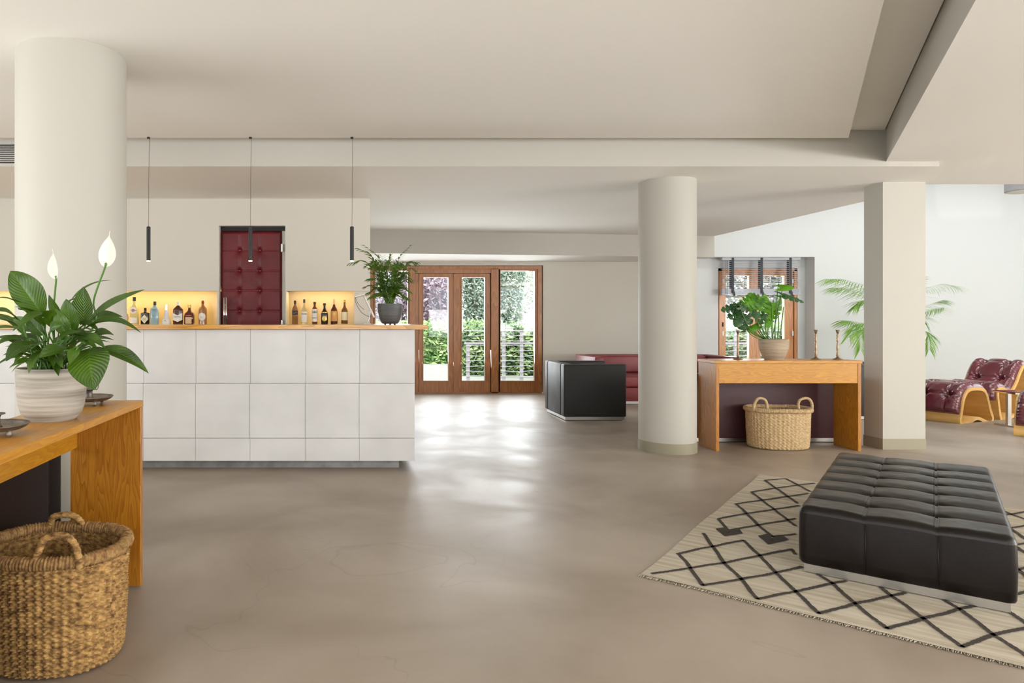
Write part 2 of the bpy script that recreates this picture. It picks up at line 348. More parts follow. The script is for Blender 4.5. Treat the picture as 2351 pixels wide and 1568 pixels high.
# bar wall with niches and the door recess
mb = MB()
for b in ((-6, -1.385, 2.48 - .973 + 0, 2.485), (-.688, .206, 1.507, 2.485), (-1.385, -.688, 2.195, 2.485)):
    if abs(b[2] - 1.507) < .001: mb.box(b[0], b[1], YB, YB + .06, b[2], b[3]).box(b[0], b[1], YB + .06, YB + .36, b[2] + .05, b[3])
    else: mb.box(b[0], b[1], YB, YB + .36, b[2], b[3])
for b in ((-6, -1.385, 0, 1.144), (-.688, .206, 0, 1.144), (-1.405, -1.385, 1.144, 1.507), (-.688, -.679, 1.144, 1.507)):
    mb.box(b[0], b[1], YB, YB + .36, b[2], b[3])
mb.box(.037, .206, YB + .02, YB + .36, 1.144, 1.507)
mb.box(-6, .206, YB + .36, YB + .5, 0, 2.485)
mb.box(.02, .206, YB + .5, 11.3, 0, 2.485)
struct('wall_bar', mb, M['wall'])
# far wall with the french door opening
mb = MB().box(.206, .32, 11.07, 11.3, 0, 2.2).box(3.157, 5.2, 11.07, 11.3, 0, 2.2).box(.32, 3.157, 11.07, 11.3, 2.098, 2.2)
struct('wall_back', mb, M['wall'])
# bright wall of the atrium with the window niche
mb = MB().box(5.54, 7.10, 10.33, 10.75, 2.167, 4.5).box(7.10, 12, 10.33, 10.75, 0, 4.5)
mb.box(5.2, 5.745, 10.55, 10.75, 0, 2.167).box(6.985, 7.10, 10.55, 10.75, 0, 2.167).box(5.745, 6.985, 10.55, 10.75, 2.01, 2.167)
mb.box(5.201, 5.3, 10.751, 11.3, 0, 2.166).box(5.2, 5.54, 10.56, 10.74, 2.168, 2.6)
struct('wall_atrium', mb, M['white_wall'])
# camera side, left, right walls with window openings
mb = MB().box(-6, -4.4, -3.4, -3.2, 0, 2.9).box(2, 2.9, -3.4, -3.2, 0, 2.9).box(9.1, 12, -3.4, -3.2, 0, 2.9)
mb.box(-4.4, 2, -3.4, -3.2, 0, .5).box(-4.4, 2, -3.4, -3.2, 2.5, 2.9).box(2.9, 9.1, -3.4, -3.2, 0, .5).box(2.9, 9.1, -3.4, -3.2, 2.5, 2.9)
struct('wall_front', mb, M['wall'])
mb = MB().box(-6.2, -6, -3.4, -1.2, 0, 2.95).box(-6.2, -6, 4.0, 7.6, 0, 2.95).box(-6.2, -6, -1.2, 4, 0, .5).box(-6.2, -6, -1.2, 4, 2.5, 2.95)
struct('wall_left', mb, M['wall'])
mb = MB().box(12, 12.2, -3.4, -2.3, 0, 4.5).box(12, 12.2, 2.9, 7.0, 0, 4.5).box(12, 12.2, -2.3, 2.9, 0, .5).box(12, 12.2, -2.3, 2.9, 2.5, 4.5)
mb.box(12, 12.2, 7.0, 10.75, 0, .9).box(12, 12.2, 7.0, 10.75, 2.1, 4.5).box(12, 12.2, 9.4, 10.75, .9, 2.1)
struct('wall_right', mb, M['white_wall'])
# window frames of those openings
def plain_window(n, x0, x1, y0, y1, z0, z1, k):
    mb = MB(); t = .06
    if x1 - x0 > y1 - y0:
        for i in range(k + 1):
            x = x0 + (x1 - x0 - t) * i / k; mb.box(x, x + t, y0, y1, z0, z1)
        mb.box(x0, x1, y0, y1, z0, z0 + t).box(x0, x1, y0, y1, z1 - t, z1)
    else:
        for i in range(k + 1):
            y = y0 + (y1 - y0 - t) * i / k; mb.box(x0, x1, y, y + t, z0, z1)
        mb.box(x0, x1, y0, y1, z0, z0 + t).box(x0, x1, y0, y1, z1 - t, z1)
    struct('window_%d' % n, mb, M['frame'])
plain_window(3, -4.4, 2, -3.36, -3.28, .5, 2.5, 4); plain_window(4, 2.9, 9.1, -3.36, -3.28, .5, 2.5, 4)
plain_window(5, -6.16, -6.08, -1.2, 4, .5, 2.5, 4); plain_window(6, 12.08, 12.16, -2.3, 2.9, .5, 2.5, 4); plain_window(7, 12.08, 12.16, 7.0, 9.4, .9, 2.1, 2)
# atrium roof with an unseen strip of glazing placed to cast a sun patch on the wall
mb = MB().box(5.3, 8.72, 6.4, 10.75, 4.45, 4.6).box(9.72, 12.2, 6.4, 10.75, 4.45, 4.6).box(8.72, 9.72, 6.4, 8.95, 4.45, 4.6)
mb.box(5.2, 5.54, 6.3, 10.75, 2.9, 4.6).box(5.2, 12.2, 6.3, 6.56, 2.9, 4.6)
struct('wall_clerestory', mb, M['white_wall'])
struct('window_8', MB().box(8.7, 9.74, 8.93, 10.4, 4.5, 4.51), M['tinted_glass'])

# columns
def round_column(x, y, r, top, label, band):
    t = thing('column', (x, y, 0), label, 'column')
    MB().lathe([(r, .09 if band else 0), (r, top)], (x, y, 0), 96).build('shaft', M['column'], t, True, auto=40)
    MB().lathe([(r + .004, 0), (r + .004, .095)], (x, y, 0), 96).build('base_band', M['taupe'], t, True, auto=40)
round_column(-1.552, 3.764, .288, 2.665, 'thick round cream column beside the potted peace lily, in front of the bar', True)
round_column(2.93, 6.25, .246, 2.485, 'slimmer round cream column with taupe foot band, left of the console table', True)
t = thing('column', (5.13, 6.37, 0), 'square cream pillar with taupe foot band between console table and lounge chairs', 'column')
MB().box(4.935, 5.33, 6.26, 6.49, .09, 2.485).build('shaft', M['column'], t)
MB().box(4.931, 5.334, 6.256, 6.494, 0, .10).build('base_band', M['taupe'], t)

# ------------------------------------------------------------------ french door
def sx(px, Y): return (px - CX) * Y / F
def sz(py, Y): return H - (py - CY) * Y / F
YD = 11.12
def dr(mb, a, b, c, d, y0=0., y1=.06): return mb.box(sx(a, YD), sx(b, YD), YD + y0, YD + y1, sz(d, YD), sz(c, YD))
t = thing('door_1', (1.75, YD, 0), None, None); t['kind'] = 'structure'
mb = MB(); dr(mb, 1243, 1247, 611, 902, .02, .08); dr(mb, 850, 1247, 608.5, 611, .02, .08); dr(mb, 850, 1243, 611, 618, -.03, .08); dr(mb, 849, 857, 618, 899.5, -.03, .08); dr(mb, 1234, 1243, 618, 899.5, -.03, .08)
dr(mb, 941, 953, 617, 902, -.03, .08); dr(mb, 1127, 1143, 617, 902, -.03, .08)
dr(mb, 953, 1127, 617, 627, -.01, .08)
mb.box(sx(849, YD), sx(1243, YD), YD - .03, YD + .08, 0, .018)
mb.build('door_frame', M['frame'], t)
def leafdoor(a, b, g0, g1, c, name, gt, gb=874, bot=900):
    mb = MB(); dr(mb, a, g0, c, bot); dr(mb, g1, b, c, bot); dr(mb, g0, g1, c, gt); dr(mb, g0, g1, gb, bot)
    dr(mb, g0 - 1.5, g0, gt, gb, -.012, 0); dr(mb, g1, g1 + 1.5, gt, gb, -.012, 0); dr(mb, g0 - 1, g1 + 1, gb, gb + 2, -.015, 0); dr(mb, g0, g1, gt - 2, gt, -.012, 0)
    o = mb.build(name, M['frame'], t)
    g = MB(); dr(g, g0, g1, gt, gb, .03, .036); g.build('pane', M['glass'], o); return o
leafdoor(858, 941, 862, 936, 618, 'side_panel', 622); leafdoor(1145, 1234, 1149, 1227, 618, 'side_panel', 622)
dl = leafdoor(962, 1042, 972, 1029, 628, 'door_leaf', 637); leafdoor(1044, 1125, 1060, 1113, 628, 'door_leaf', 637)
mb = MB(); dr(mb, 950, 967, 617, 902, .061, .079); dr(mb, 1120, 1130, 617, 902, .061, .079); dr(mb, 1038, 1048, 625, 901, .061, .079); dr(mb, 950, 1130, 622, 633, .061, .079)
dr(mb, 853, 861, 617, 902, .061, .079); dr(mb, 1143, 1147.5, 617, 902, .0, .079); dr(mb, 1230, 1238, 617, 902, .061, .079); dr(mb, 938, 942, 617, 902, .061, .079); dr(mb, 953.5, 961, 628, 901, 0, .05); dr(mb, 1041, 1046, 629, 900, -.02, .0); mb.build('cover_strip', M['frame'], t)
# window in the niche
YW = 10.58
def wr(mb, a, b, c, d, y0=0., y1=.06): return mb.box(sx(a, YW), sx(b, YW), YW + y0, YW + y1, sz(d, YW), sz(c, YW))
t = thing('window_1', (6.36, YW, 0), None, None); t['kind'] = 'structure'
mb = MB(); wr(mb, 1650, 1828, 616, 622, -.02, .1); wr(mb, 1650, 1656, 616, 905, -.02, .1); wr(mb, 1822, 1828, 616, 905, -.02, .1); wr(mb, 1650, 1828, 900, 910, -.02, .1)
mb.build('window_frame', M['frame2'], t)
for a, b, g0, g1 in ((1657, 1735, 1666, 1720), (1737, 1821, 1746, 1801)):
    mb = MB(); wr(mb, a, g0, 622, 900); wr(mb, g1, b, 622, 900); wr(mb, g0, g1, 622, 633); wr(mb, g0, g1, 870, 900)
    o = mb.build('casement', M['frame2'], t); g = MB(); wr(g, g0, g1, 633, 870, .03, .036); g.build('pane', M['glass'], o)
    h = MB(); hx = a + 1 if a < 1700 else b - 3
    for yy in (640, 760): wr(h, hx - 1, hx + 2, yy, yy + 11, -.02, 0)
    h.build('hinge', M['white'], o)
mb = MB(); wr(mb, 1658, 1660, 740, 750, -.02, 0); mb.build('keyhole_plate', M['metal_black'], t)
# blind
YV = 10.42
t = thing('venetian_blind', (6.4, YV, 2.15), 'half raised grey venetian blind with dark ladder tapes, hung over the far window', 'blind')
bx0, bx1 = sx(1656, YV), sx(1836, YV)
MB().box(bx0, bx1, YV - .03, YV + .03, 2.125, 2.166).build('head_rail', M['slat'], t)
for k in range(14):
    z = 2.105 - k * .0305
    MB().add([(bx0, YV - .024, z - .004), (bx1, YV - .024, z - .004), (bx1, YV + .024, z + .004), (bx0, YV + .024, z + .004),
              (bx0, YV - .024, z - .001), (bx1, YV - .024, z - .001), (bx1, YV + .024, z + .007), (bx0, YV + .024, z + .007)],
             [(3, 2, 1, 0), (4, 5, 6, 7), (0, 1, 5, 4), (1, 2, 6, 5), (2, 3, 7, 6), (3, 0, 4, 7)]).build('slat', M['slat'], t)
mb = MB()
for k in range(9): mb.box(bx0, bx1, YV - .026, YV + .026, 1.612 + k * .0085, 1.618 + k * .0085)
mb.build('slat_stack', M['slat'], t)
MB().rbox(bx0, bx1, YV - .03, YV + .03, 1.59, 1.61, .004).build('bottom_rail', M['slat'], t)
for px in (1680, 1746, 1812):
    x = sx(px, YV); mb = MB().box(x - .018, x + .018, YV - .034, YV - .031, 1.62, 2.16).box(x - .018, x + .018, YV + .031, YV + .034, 1.62, 2.16)
    pts = spline([(x, YV - .036, 1.66), (x + .006, YV - .05, 1.62), (x + .012, YV - .05, 1.585), (x + .02, YV - .036, 1.575)], 5)
    mb.grid(lambda u, v: pts[round(v * (len(pts) - 1))] + Vector((u * .034 - .017, 0, 0)), 1, len(pts) - 1); mb.build('ladder_tape', M['tape'], t)
MB().tube([(bx0 + .07, YV - .04, 2.12), (bx0 + .07, YV - .04, 1.6)], .0025, 6).tube([(bx0 + .05, YV - .04, 2.12), (bx0 + .05, YV - .04, 1.6)], .0025, 6).build('pull_cord', M['tape'], t)

# ------------------------------------------------------------------ quilted maroon door in the bar wall
YL = 7.2
t = thing('door_2', (-1.06, YL, 0), None, None); t['kind'] = 'structure'
lx0, lx1, lz1 = -1.383, -.735, 2.145
bt = [(sx(px, YL), sz(py, YL)) for px in (551, 597) for py in (575, 622, 667, 714, 760, 806, 852)]
cxs = [sx(551, YL), sx(597, YL)]; czs = [sz(p, YL) for p in (575, 622, 667, 714, 760, 806, 852)]
def quilt(x, z):
    d = 0
    for bx, bz in bt:
        r2 = (x - bx) ** 2 + (z - bz) ** 2; d += .020 * math.exp(-r2 / .0005) + .012 * math.exp(-r2 / .004)
    for c in cxs: d += .007 * math.exp(-((x - c) / .008) ** 2)
    for c in czs: d += .004 * math.exp(-((z - c) / .007) ** 2)
    e = min(x - lx0, lx1 - x, lz1 - z); d += .022 * max(0, 1 - e / .03) ** 2
    return d
MB().grid(lambda u, v: (lx0 + (lx1 - lx0) * u, YL - .035 + quilt(lx0 + (lx1 - lx0) * u, .02 + (lz1 - .02) * v), .02 + (lz1 - .02) * v), 110, 300).box(lx0, lx1, YL, YL + .05, .02, lz1).build('padded_leaf', M['maroon'], t, True, auto=50)
mb = MB()
for bx, bz in bt: mb.lathe([(.001, -.007), (.008, -.005), (.011, 0), (.008, .005), (.001, .007)], (bx, YL - .004, bz), 10)
mb.build('button', M['button'], t, True)
MB().box(-1.385, -.69, YL - .01, YL + .06, 2.15, 2.19).build('head_gap_shade', M['metal_black'], t)  # solid dark strip standing for the shade above the leaf
MB().box(-.73, -.69, YL - .005, YL + .06, 0, 2.15).build('door_frame', M['wall'], t)
mb = MB()
for px in (514.5, 519.5): mb.tube([P(px, 683, 7.1), P(px, 760, 7.1)], .0085, 12)
mb.tube([P(517, 700, 7.1), P(517, 700, 7.17)], .006, 8).tube([P(517, 755, 7.1), P(517, 755, 7.17)], .006, 8).build('handle', M['chrome'], t, True)
mb = MB()
for py in (560, 735): mb.box(sx(645, 7.15), sx(649, 7.15), 7.15, 7.2, sz(py + 18, 7.15), sz(py, 7.15))
mb.build('hinge', M['steel'], t)

# niche panels and LED strips
NZ0, NZ1 = 1.144, 1.507
struct('trim_2', MB().box(-6, -1.405, YB + .335, YB + .359, NZ0 - .0005, NZ1 + .049), M['ledback'])
struct('trim_3', MB().box(-.679, .037, YB + .335, YB + .359, NZ0 - .0005, NZ1 + .049), M['ledback'])
for x0, x1, lb in ((-4.2, -1.47, 'warm led strip under the top of the left bottle niche'), (-.6, .03, 'warm led strip under the top of the right bottle niche')):
    t = thing('light_strip', ((x0 + x1) / 2, YB + .2, NZ1), lb, 'light strip', 'led strips in the bottle niches')
    MB().box(x0, x1, YB + .16, YB + .185, NZ1 + .038, NZ1 + .046).build('diffuser', M['led'], t)
    MB().box(x0 - .005, x1 + .005, YB + .155, YB + .19, NZ1 + .045, NZ1 + .0495).build('channel', M['steel'], t)
    light('niche_light', 'AREA', ((x0 + x1) / 2, YB + .172, NZ1 + .034), (0, 0, 0), 1.9 * (x1 - x0), (1, .74, .36), shape='RECTANGLE', size=x1 - x0, size_y=.03)

# ------------------------------------------------------------------ bar counter
YF = 5.38; XE = sx(952, YF)
t = thing('bar_counter', (-1.5, YF, 0), 'long bar clad in pale limestone slabs on a recessed steel plinth', 'bar counter')
MB().prism([(-4.2, YF + .022), (XE - .02, YF + .022), (XE - .02, 7.1), (-.08, 7.1), (-.08, YF + .6), (-4.2, YF + .6)], .08, 1.126).build('body', M['grout'], t)
mb = MB(); seams = [330 - 125.3 * k for k in range(4, 0, -1)] + [330, 450, 575, 702, 826, 952]
rows = [(1.0, 757, 879.5, 0), (1.0, 880.5, 1005.5, -1.5), (1, 1006.5, 1058, -1)]
for _, a, b, off in rows:
    xs = [sx(p + (off if p < 900 else 0), YF) for p in seams]
    for i in range(len(xs) - 1):
        mb.box(xs[i] + .0012, xs[i + 1] - (.0012 if i < len(xs) - 2 else 0), YF, YF + .022, sz(b, YF), min(sz(a, YF), 1.126))
mb.box(XE - .02, XE, YF + .022, 7.09, .08, 1.126)
mb.build('stone_cladding', M['stone'], t)
MB().prism([(-4.2, 5.5), (.394, 5.5), (.394, 7.0), (.1, 7.0), (.1, 5.9), (-4.2, 5.9)], 0, .082).build('plinth', M['dull_steel'], t)
tag(MB().prism([(-4.3, 5.33), (.608, 5.33), (.608, 7.105), (-.15, 7.105), (-.15, 6.06), (-4.3, 6.06)], 1.127, 1.162).build('worktop', M['counter'], org=(-1.5, 5.33, 1.127)),
    'honey oak worktop running along the top of the stone bar', 'worktop')

# ------------------------------------------------------------------ pendants
for i, px in enumerate((341, 575, 808)):
    x = sx(px, 5.39); Yp = 5.39
    t = thing('pendant_lamp', (x, Yp, 2.66), ['slim black tube pendant left of the maroon door, over the bar', 'slim black tube pendant hanging in front of the maroon door', 'slim black tube pendant beside the palm on the bar'][i], 'pendant lamp', 'tube pendants above the bar')
    zt, zb = sz(521, Yp), sz(600, Yp)
    MB().lathe([(.012, 2.648), (.012, 2.66)], (x, Yp, 0), 16).build('ceiling_cap', M['metal_black'], t)
    MB().tube([(x + .006, Yp, 2.65), (x + .002, Yp, (zt + 2.65) / 2), (x, Yp, zt)], .0017, 6).build('cord', M['cable'], t)
    MB().lathe([(.004, zt + .006), (.0155, zt), (.0155, zb + .006)], (x, Yp, 0), 24).build('lamp_tube', M['metal_black'], t, True, auto=40)
    MB().lathe([(.0145, zb + .007), (.0145, zb)], (x, Yp, 0), 24).build('lens', M['lampglow'], t)
# drum lamp in the atrium
dx, dy, dz = 7.55, 7.5, sz(438, 7.5)
t = thing('drum_pendant', (dx, dy, dz), 'grey felt drum pendant lamp hanging near the ceiling edge by the atrium', 'pendant lamp')
mb = MB(); mb.lathe([(.205, 0), (.21, .003), (.21, .25), (.205, .25)], (dx, dy, dz), 64); mb.build('lamp_shade', M['fabric'], t, True, auto=40)
MB().lathe([(.19, -.004), (.2, -.001)], (dx, dy, dz), 64).build('diffuser', M['diffuser'], t)
MB().tube([(dx, dy, dz + .25), (dx, dy, 4.45)], .004, 6).build('cord', M['cable'], t)
# air grille
t = thing('air_grille', (-2.9, 5.62, 2.51), 'louvred air conditioning grille in the beam left of the thick column', 'grille')
MB().box(-3.6, -2.78, 5.6, 5.619, 2.505, 2.655).build('backing', M['metal_black'], t)
for k in range(9):
    MB().box(-3.6, -2.78, 5.588, 5.602, 2.512 + k * .0155, 2.520 + k * .0155).build('louvre', M['steel'], t)

# ------------------------------------------------------------------ console tables
def console():
    x0, x1, y0, y1, zt = 3.345, 4.675, 6.18, 6.495, .83
    t = thing('console_table', ((x0 + x1) / 2, (y0 + y1) / 2, 0), 'honey oak console table between the round and square pillars, holding the monstera', 'console table', 'oak console tables')
    MB().rbox(x0 - .008, x1 + .008, y0 - .006, y1, zt - .028, zt, .002, 1).build('tabletop', M['oak'], t)
    for a in (x0, x1 - .03): MB().rbox(a, a + .03, y0, y1, 0, zt - .028, .002, 1).build('end_panel', M['oakz'], t)
    MB().box(x0 + .031, x1 - .031, y0 + .004, y0 + .03, .622, zt - .029).build('apron', M['oak'], t)
    return t
c2 = console()
c1 = copy_tree(c2); c1.location = (-1.097, 3.06 - .673, .0075); c1.rotation_euler.z = -PI / 2
c1['label'] = 'honey oak console table in the left foreground, holding the peace lily'
for ch in kids(c1):
    pass
TZ = .83; TZ1 = .8375

# ------------------------------------------------------------------ baskets
def basket(cx, cy, rx, ry, h, m, label, hd, rows=40, cols=84, rb=.93, grp='seagrass baskets'):
    t = thing('basket', (cx, cy, 0), label, 'basket', grp)
    rim = .022
    NV = rows * 3; NU = cols * 4
    def body(u, v, inner=0):
        th = 2 * PI * u; k = rb + (1 - rb) * (v ** .6) + .012 * math.sin(th * 2 + 1) * v; z = .004 + (h - .01) * v
        row = int(v * rows); fr = v * rows - row; c = math.sin(th * cols / 2 + (PI / 2 if row % 2 else 0) + .5 * mnoise.noise(Vector((v * 9, th * 4, cx))))
        d = .0065 * c * math.sin(PI * fr) + .0025 * math.sin(PI * fr) + .004 * mnoise.noise(Vector((math.cos(th) * 3, math.sin(th) * 3, v * 5)))
        if v < .05: k *= 1 - .06 * (1 - v / .05) ** 2
        e = 4.0 if False else 2.25
        q = 1 / (abs(math.cos(th)) ** e + abs(math.sin(th)) ** e) ** (1 / e)
        rr = Vector((rx * k * q * math.cos(th), ry * k * q * math.sin(th), 0)); n = rr.normalized()
        return Vector((cx, cy, z)) + rr + n * (d - (.014 if inner else 0))
    mb = MB().grid(lambda u, v: body(u, v), NU, NV, wu=True)
    mb.grid(lambda u, v: body(u, 1 - v * .97, 1), NU // 2, NV // 2, wu=True)
    mb.lathe([(.93, .004), (.93, .016)], (cx, cy, 0), 48, ex=rx * rb, ey=ry * rb)
    mb.build('woven_body', m, t, True)
    pts = []
    for i in range(720):
        th = 2 * PI * i / 720; e = 2.25; q = 1 / (abs(math.cos(th)) ** e + abs(math.sin(th)) ** e) ** (1 / e)
        pts.append(Vector((cx + rx * q * math.cos(th) * 1.0, cy + ry * q * math.sin(th) * 1.0, h - .012 + .006 * mnoise.noise(Vector((th * 1.2, cx, 0))))))
    MB().tube(pts, rim, 12, closed=True, wob=lambda i, th: 1 + .11 * math.sin(i * PI / 2.5 + th) + .06 * math.sin(i * .9)).build('rim', M['rimgrass'] if m is M['seagrass'] else m, t, True)
    for (ax, ay), (bx, by), hh, (lx, ly) in hd:
        a = Vector((ax, ay, h - .03)); b = Vector((bx, by, h - .03)); mid = (a + b) / 2
        L = Vector((lx, ly, 0))
        p = spline([a, a * .86 + b * .14 + Vector((0, 0, hh * .55)) + L * .5, mid + (a - b) * .22 + Vector((0, 0, hh * .95)) + L, mid - (a - b) * .2 + Vector((0, 0, hh)) + L,
                    b * .93 + a * .07 + Vector((0, 0, hh * .6)) + L * .5, b], 12)
        MB().tube(p, .0125, 10, wob=lambda i, th: 1 + .12 * math.sin(i * 1.9 + th * 2)).build('handle', m, t, True)
    return t
b1c = (-1.062, 2.43)
basket(*b1c, .245, .205, .405, M['seagrass'], 'brown seagrass basket on the floor at bottom left, below the peace lily table',
       [((-1.055, 2.225), (-.90, 2.24), .105, (.0, .01)), ((-1.18, 2.615), (-1.04, 2.635), .072, (.0, -.02))], rows=44, cols=110)
basket(4.03, 6.37, .272, .195, .375, M['seagrass2'], 'pale seagrass basket standing under the console table by the pillars',
       [((3.745, 6.31), (3.755, 6.42), .0, (0, 0))][:0], rows=26, cols=90)
bt2 = [o for o in bpy.data.objects if o.name.startswith('basket')][-1]
mb = None
for s, x in ((-1, 4.03 - .262), (1, 4.03 + .262)):
    p = spline([(x + s * .01, 6.30, .35), (x + s * .005, 6.29, .42), (x - s * .03, 6.29, .47), (x - s * .09, 6.30, .462), (x - s * .115, 6.30, .42), (x - s * .115, 6.29, .36)], 10)
    MB().tube(p, .0125, 10, wob=lambda i, th: 1 + .12 * math.sin(i * 1.9 + th * 2)).build('handle', M['seagrass2'], bt2, True)

# ------------------------------------------------------------------ pots and plants
def pot(t, cx, cy, z0, r, h, m, n=64, base=.72):
    prof = [(r * .2, 0), (r * base * .96, 0), (r * base, .006), (r * (base + .13), h * .13), (r * (base + .21), h * .3), (r * .975, h * .55), (r, h * .85), (r, h - .003), (r - .004, h), (r - .010, h - .003), (r - .012, h * .8), (r * .5, h * .8)]
    MB().lathe(prof, (cx, cy, z0), n).build('pot', m, t, True, auto=60)
    MB().lathe([(r * .1, h * .80), (r - .013, h * .82), (r - .013, h * .88), (r * .5, h * .90)], (cx, cy, z0), 40).build('soil', M['soil'], t, True)
# peace lily
Y0 = 2.47; pc = P(119, 900, Y0); pc = Vector((pc.x, Y0, TZ1))
t = thing('peace_lily', pc, 'peace lily with two white flowers in a striated stone pot on the left console', 'potted plant')
pot(t, pc.x, pc.y, TZ1, .1215, .190, M['pot'])
fol = MB(); st = MB()
CAMV = Vector((.35, -1, .55))
def lleaf(bx, by, by_, tx, ty, tY, wpx, sag=.1, nrm=None, curl=0., fold=.28, shape=None):
    """blade traced from base to tip, with its own depths"""
    b = P(bx, by, by_); tp = P(tx, ty, tY); wd = wpx * by_ / F
    nrm = Vector(nrm) if nrm else CAMV
    fol.leaf(b, tp, wd, nrm, sag, 8, 16, fold=fold, curl=curl, shape=shape)
    root = pc + Vector((R.uniform(-.045, .045), R.uniform(-.04, .04), .165))
    dr_ = (tp - b).normalized()
    st.tube(spline([root, root.lerp(b, .5) + Vector((0, 0, .02)), b - dr_ * .01, b + dr_ * .03], 5), [.0035] * 8 + [.003] * 8, 6)
BL = lambda v: math.sin(PI * min(1, v) ** .9) ** .75 if 0 < v < 1 else 0
lleaf(100, 728, 2.42, 24, 622, 2.36, 70, .05, (.6, -1, .2), shape=lambda v: math.sin(PI * v ** 1.05) ** .7 if 0 < v < 1 else .02)
lleaf(58, 716, 2.40, -8, 684, 2.30, 30, .14, (0, -.4, 1))
lleaf(193, 748, 2.44, 192, 658, 2.40, 46, .04, (.1, -1, .1), shape=BL)
lleaf(204, 738, 2.45, 336, 668, 2.45, 48, .05, (-.1, -.55, 1), fold=.4, curl=-.03)
lleaf(198, 745, 2.50, 283, 728, 2.52, 40, .16, (0, -.7, 1))
lleaf(194, 756, 2.42, 325, 765, 2.40, 38, .17, (0, -.35, 1), fold=.5)
lleaf(205, 800, 2.36, 217, 896, 2.22, 92, .10, (.05, -1, .6), shape=BL, fold=.18)
lleaf(228, 800, 2.50, 342, 858, 2.50, 46, .13, (.1, -.7, 1))
lleaf(182, 785, 2.36, 242, 800, 2.30, 40, .2, (0, -.5, 1))
lleaf(166, 772, 2.38, 152, 686, 2.36, 42, .04, (.3, -1, .1), shape=BL)
lleaf(140, 735, 2.42, 112, 676, 2.40, 28, .05, (-.2, -1, .2))
lleaf(112, 722, 2.34, 38, 760, 2.22, 34, .16, (0, -.7, 1))
lleaf(40, 735, 2.38, -25, 716, 2.30, 40, .16, (0, -.6, 1))
lleaf(88, 792, 2.32, 14, 830, 2.20, 48, .16, (0, -.8, 1), shape=BL)
lleaf(98, 806, 2.30, 66, 858, 2.22, 34, .1, (-.3, -1, .5))
lleaf(150, 806, 2.30, 90, 822, 2.24, 42, .16, (0, -.8, .8), shape=BL)
lleaf(70, 780, 2.36, -20, 800, 2.26, 32, .14, (0, -.5, 1))
lleaf(60, 820, 2.40, -14, 845, 2.34, 18, .14, (0, -.4, 1))
lleaf(160, 694, 2.56, 254, 638, 2.60, 16, .1, (0, -.4, 1), curl=.06)
lleaf(150, 770, 2.34, 128, 708, 2.34, 38, .05, (.4, -1, .2))
lleaf(128, 790, 2.32, 188, 762, 2.32, 32, .15, (0, -.6, 1))
lleaf(115, 765, 2.36, 150, 745, 2.30, 34, .15, (.2, -1, .5))
lleaf(100, 770, 2.40, 60, 720, 2.42, 36, .08, (-.3, -1, .4))
lleaf(80, 760, 2.44, 30, 728, 2.48, 34, .08, (-.2, -1, .5))
lleaf(176, 800, 2.30, 160, 838, 2.24, 30, .1, (.2, -1, .5))
lleaf(130, 815, 2.30, 145, 846, 2.26, 20, .1, (.2, -1, .5))
lleaf(80, 826, 2.34, 20, 846, 2.30, 20, .12, (0, -.7, 1))
lleaf(175, 740, 2.52, 168, 690, 2.56, 34, .05, (0, -1, .2))
lleaf(214, 770, 2.50, 262, 770, 2.54, 34, .16, (0, -.7, 1))
for k in range(44):
    a = R.uniform(0, 2 * PI); rr = R.uniform(.03, .12); up = R.uniform(.20, .36); L_ = R.uniform(.09, .15)
    b = pc + Vector((math.cos(a) * rr, math.sin(a) * rr, up)); out = Vector((math.cos(a), math.sin(a), R.uniform(-.6, .7)))
    if math.sin(a) < -.2: up *= .9
    fol.leaf(b, b + out.normalized() * L_, R.uniform(.035, .06), (0, -.3, 1), .12, 6, 10, fold=.3)
    root = pc + Vector((R.uniform(-.05, .05), R.uniform(-.05, .05), .16)); st.tube(spline([root, root.lerp(b, .55) + Vector((0, 0, .02)), b, b + out.normalized() * .02], 4), .0028, 5)
fol.build('foliage', M['lily'], t, True)
st.build('leaf_stalks', M['stem'], t, True)
for (bx, by, tx, ty, wpx, sx0, sy0, s, tw) in ((129, 642, 118, 572, 34, 124, 700, 1, (-.5, -1, .1)), (241, 614, 253, 530, 38, 215, 690, 1, (.6, -1, .1))):
    b = P(bx, by, 2.42); tp = P(tx, ty, 2.40); fl = MB()
    fl.leaf(b, tp, wpx * 2.42 / F, tw, -.06, 10, 16, fold=.55, curl=.04, shape=lambda v: max(.03, math.sin(PI * min(v / .84, 1) ** .8) ** .8 if 0 < v < .83 else 0))
    o = fl.build('flower', M['flower'], t, True)
    q = b.lerp(tp, .3) + Vector((.022 if s == 1 and bx > 200 else -.004, .012, 0)); MB().tube([q, q + Vector((.002, 0, .012)), q + Vector((.003, 0, .03))], [.003, .0045, .002], 8).build('spadix', M['spadix'], o, True)
    root = pc + Vector((.01, 0, .16)); MB().tube(spline([root, P(sx0, sy0 + 60, 2.45), P(sx0, sy0, 2.44), b, b + (tp - b) * .12], 6), [.0036] * 25, 7).build('flower_stalk', M['stem'], t, True)

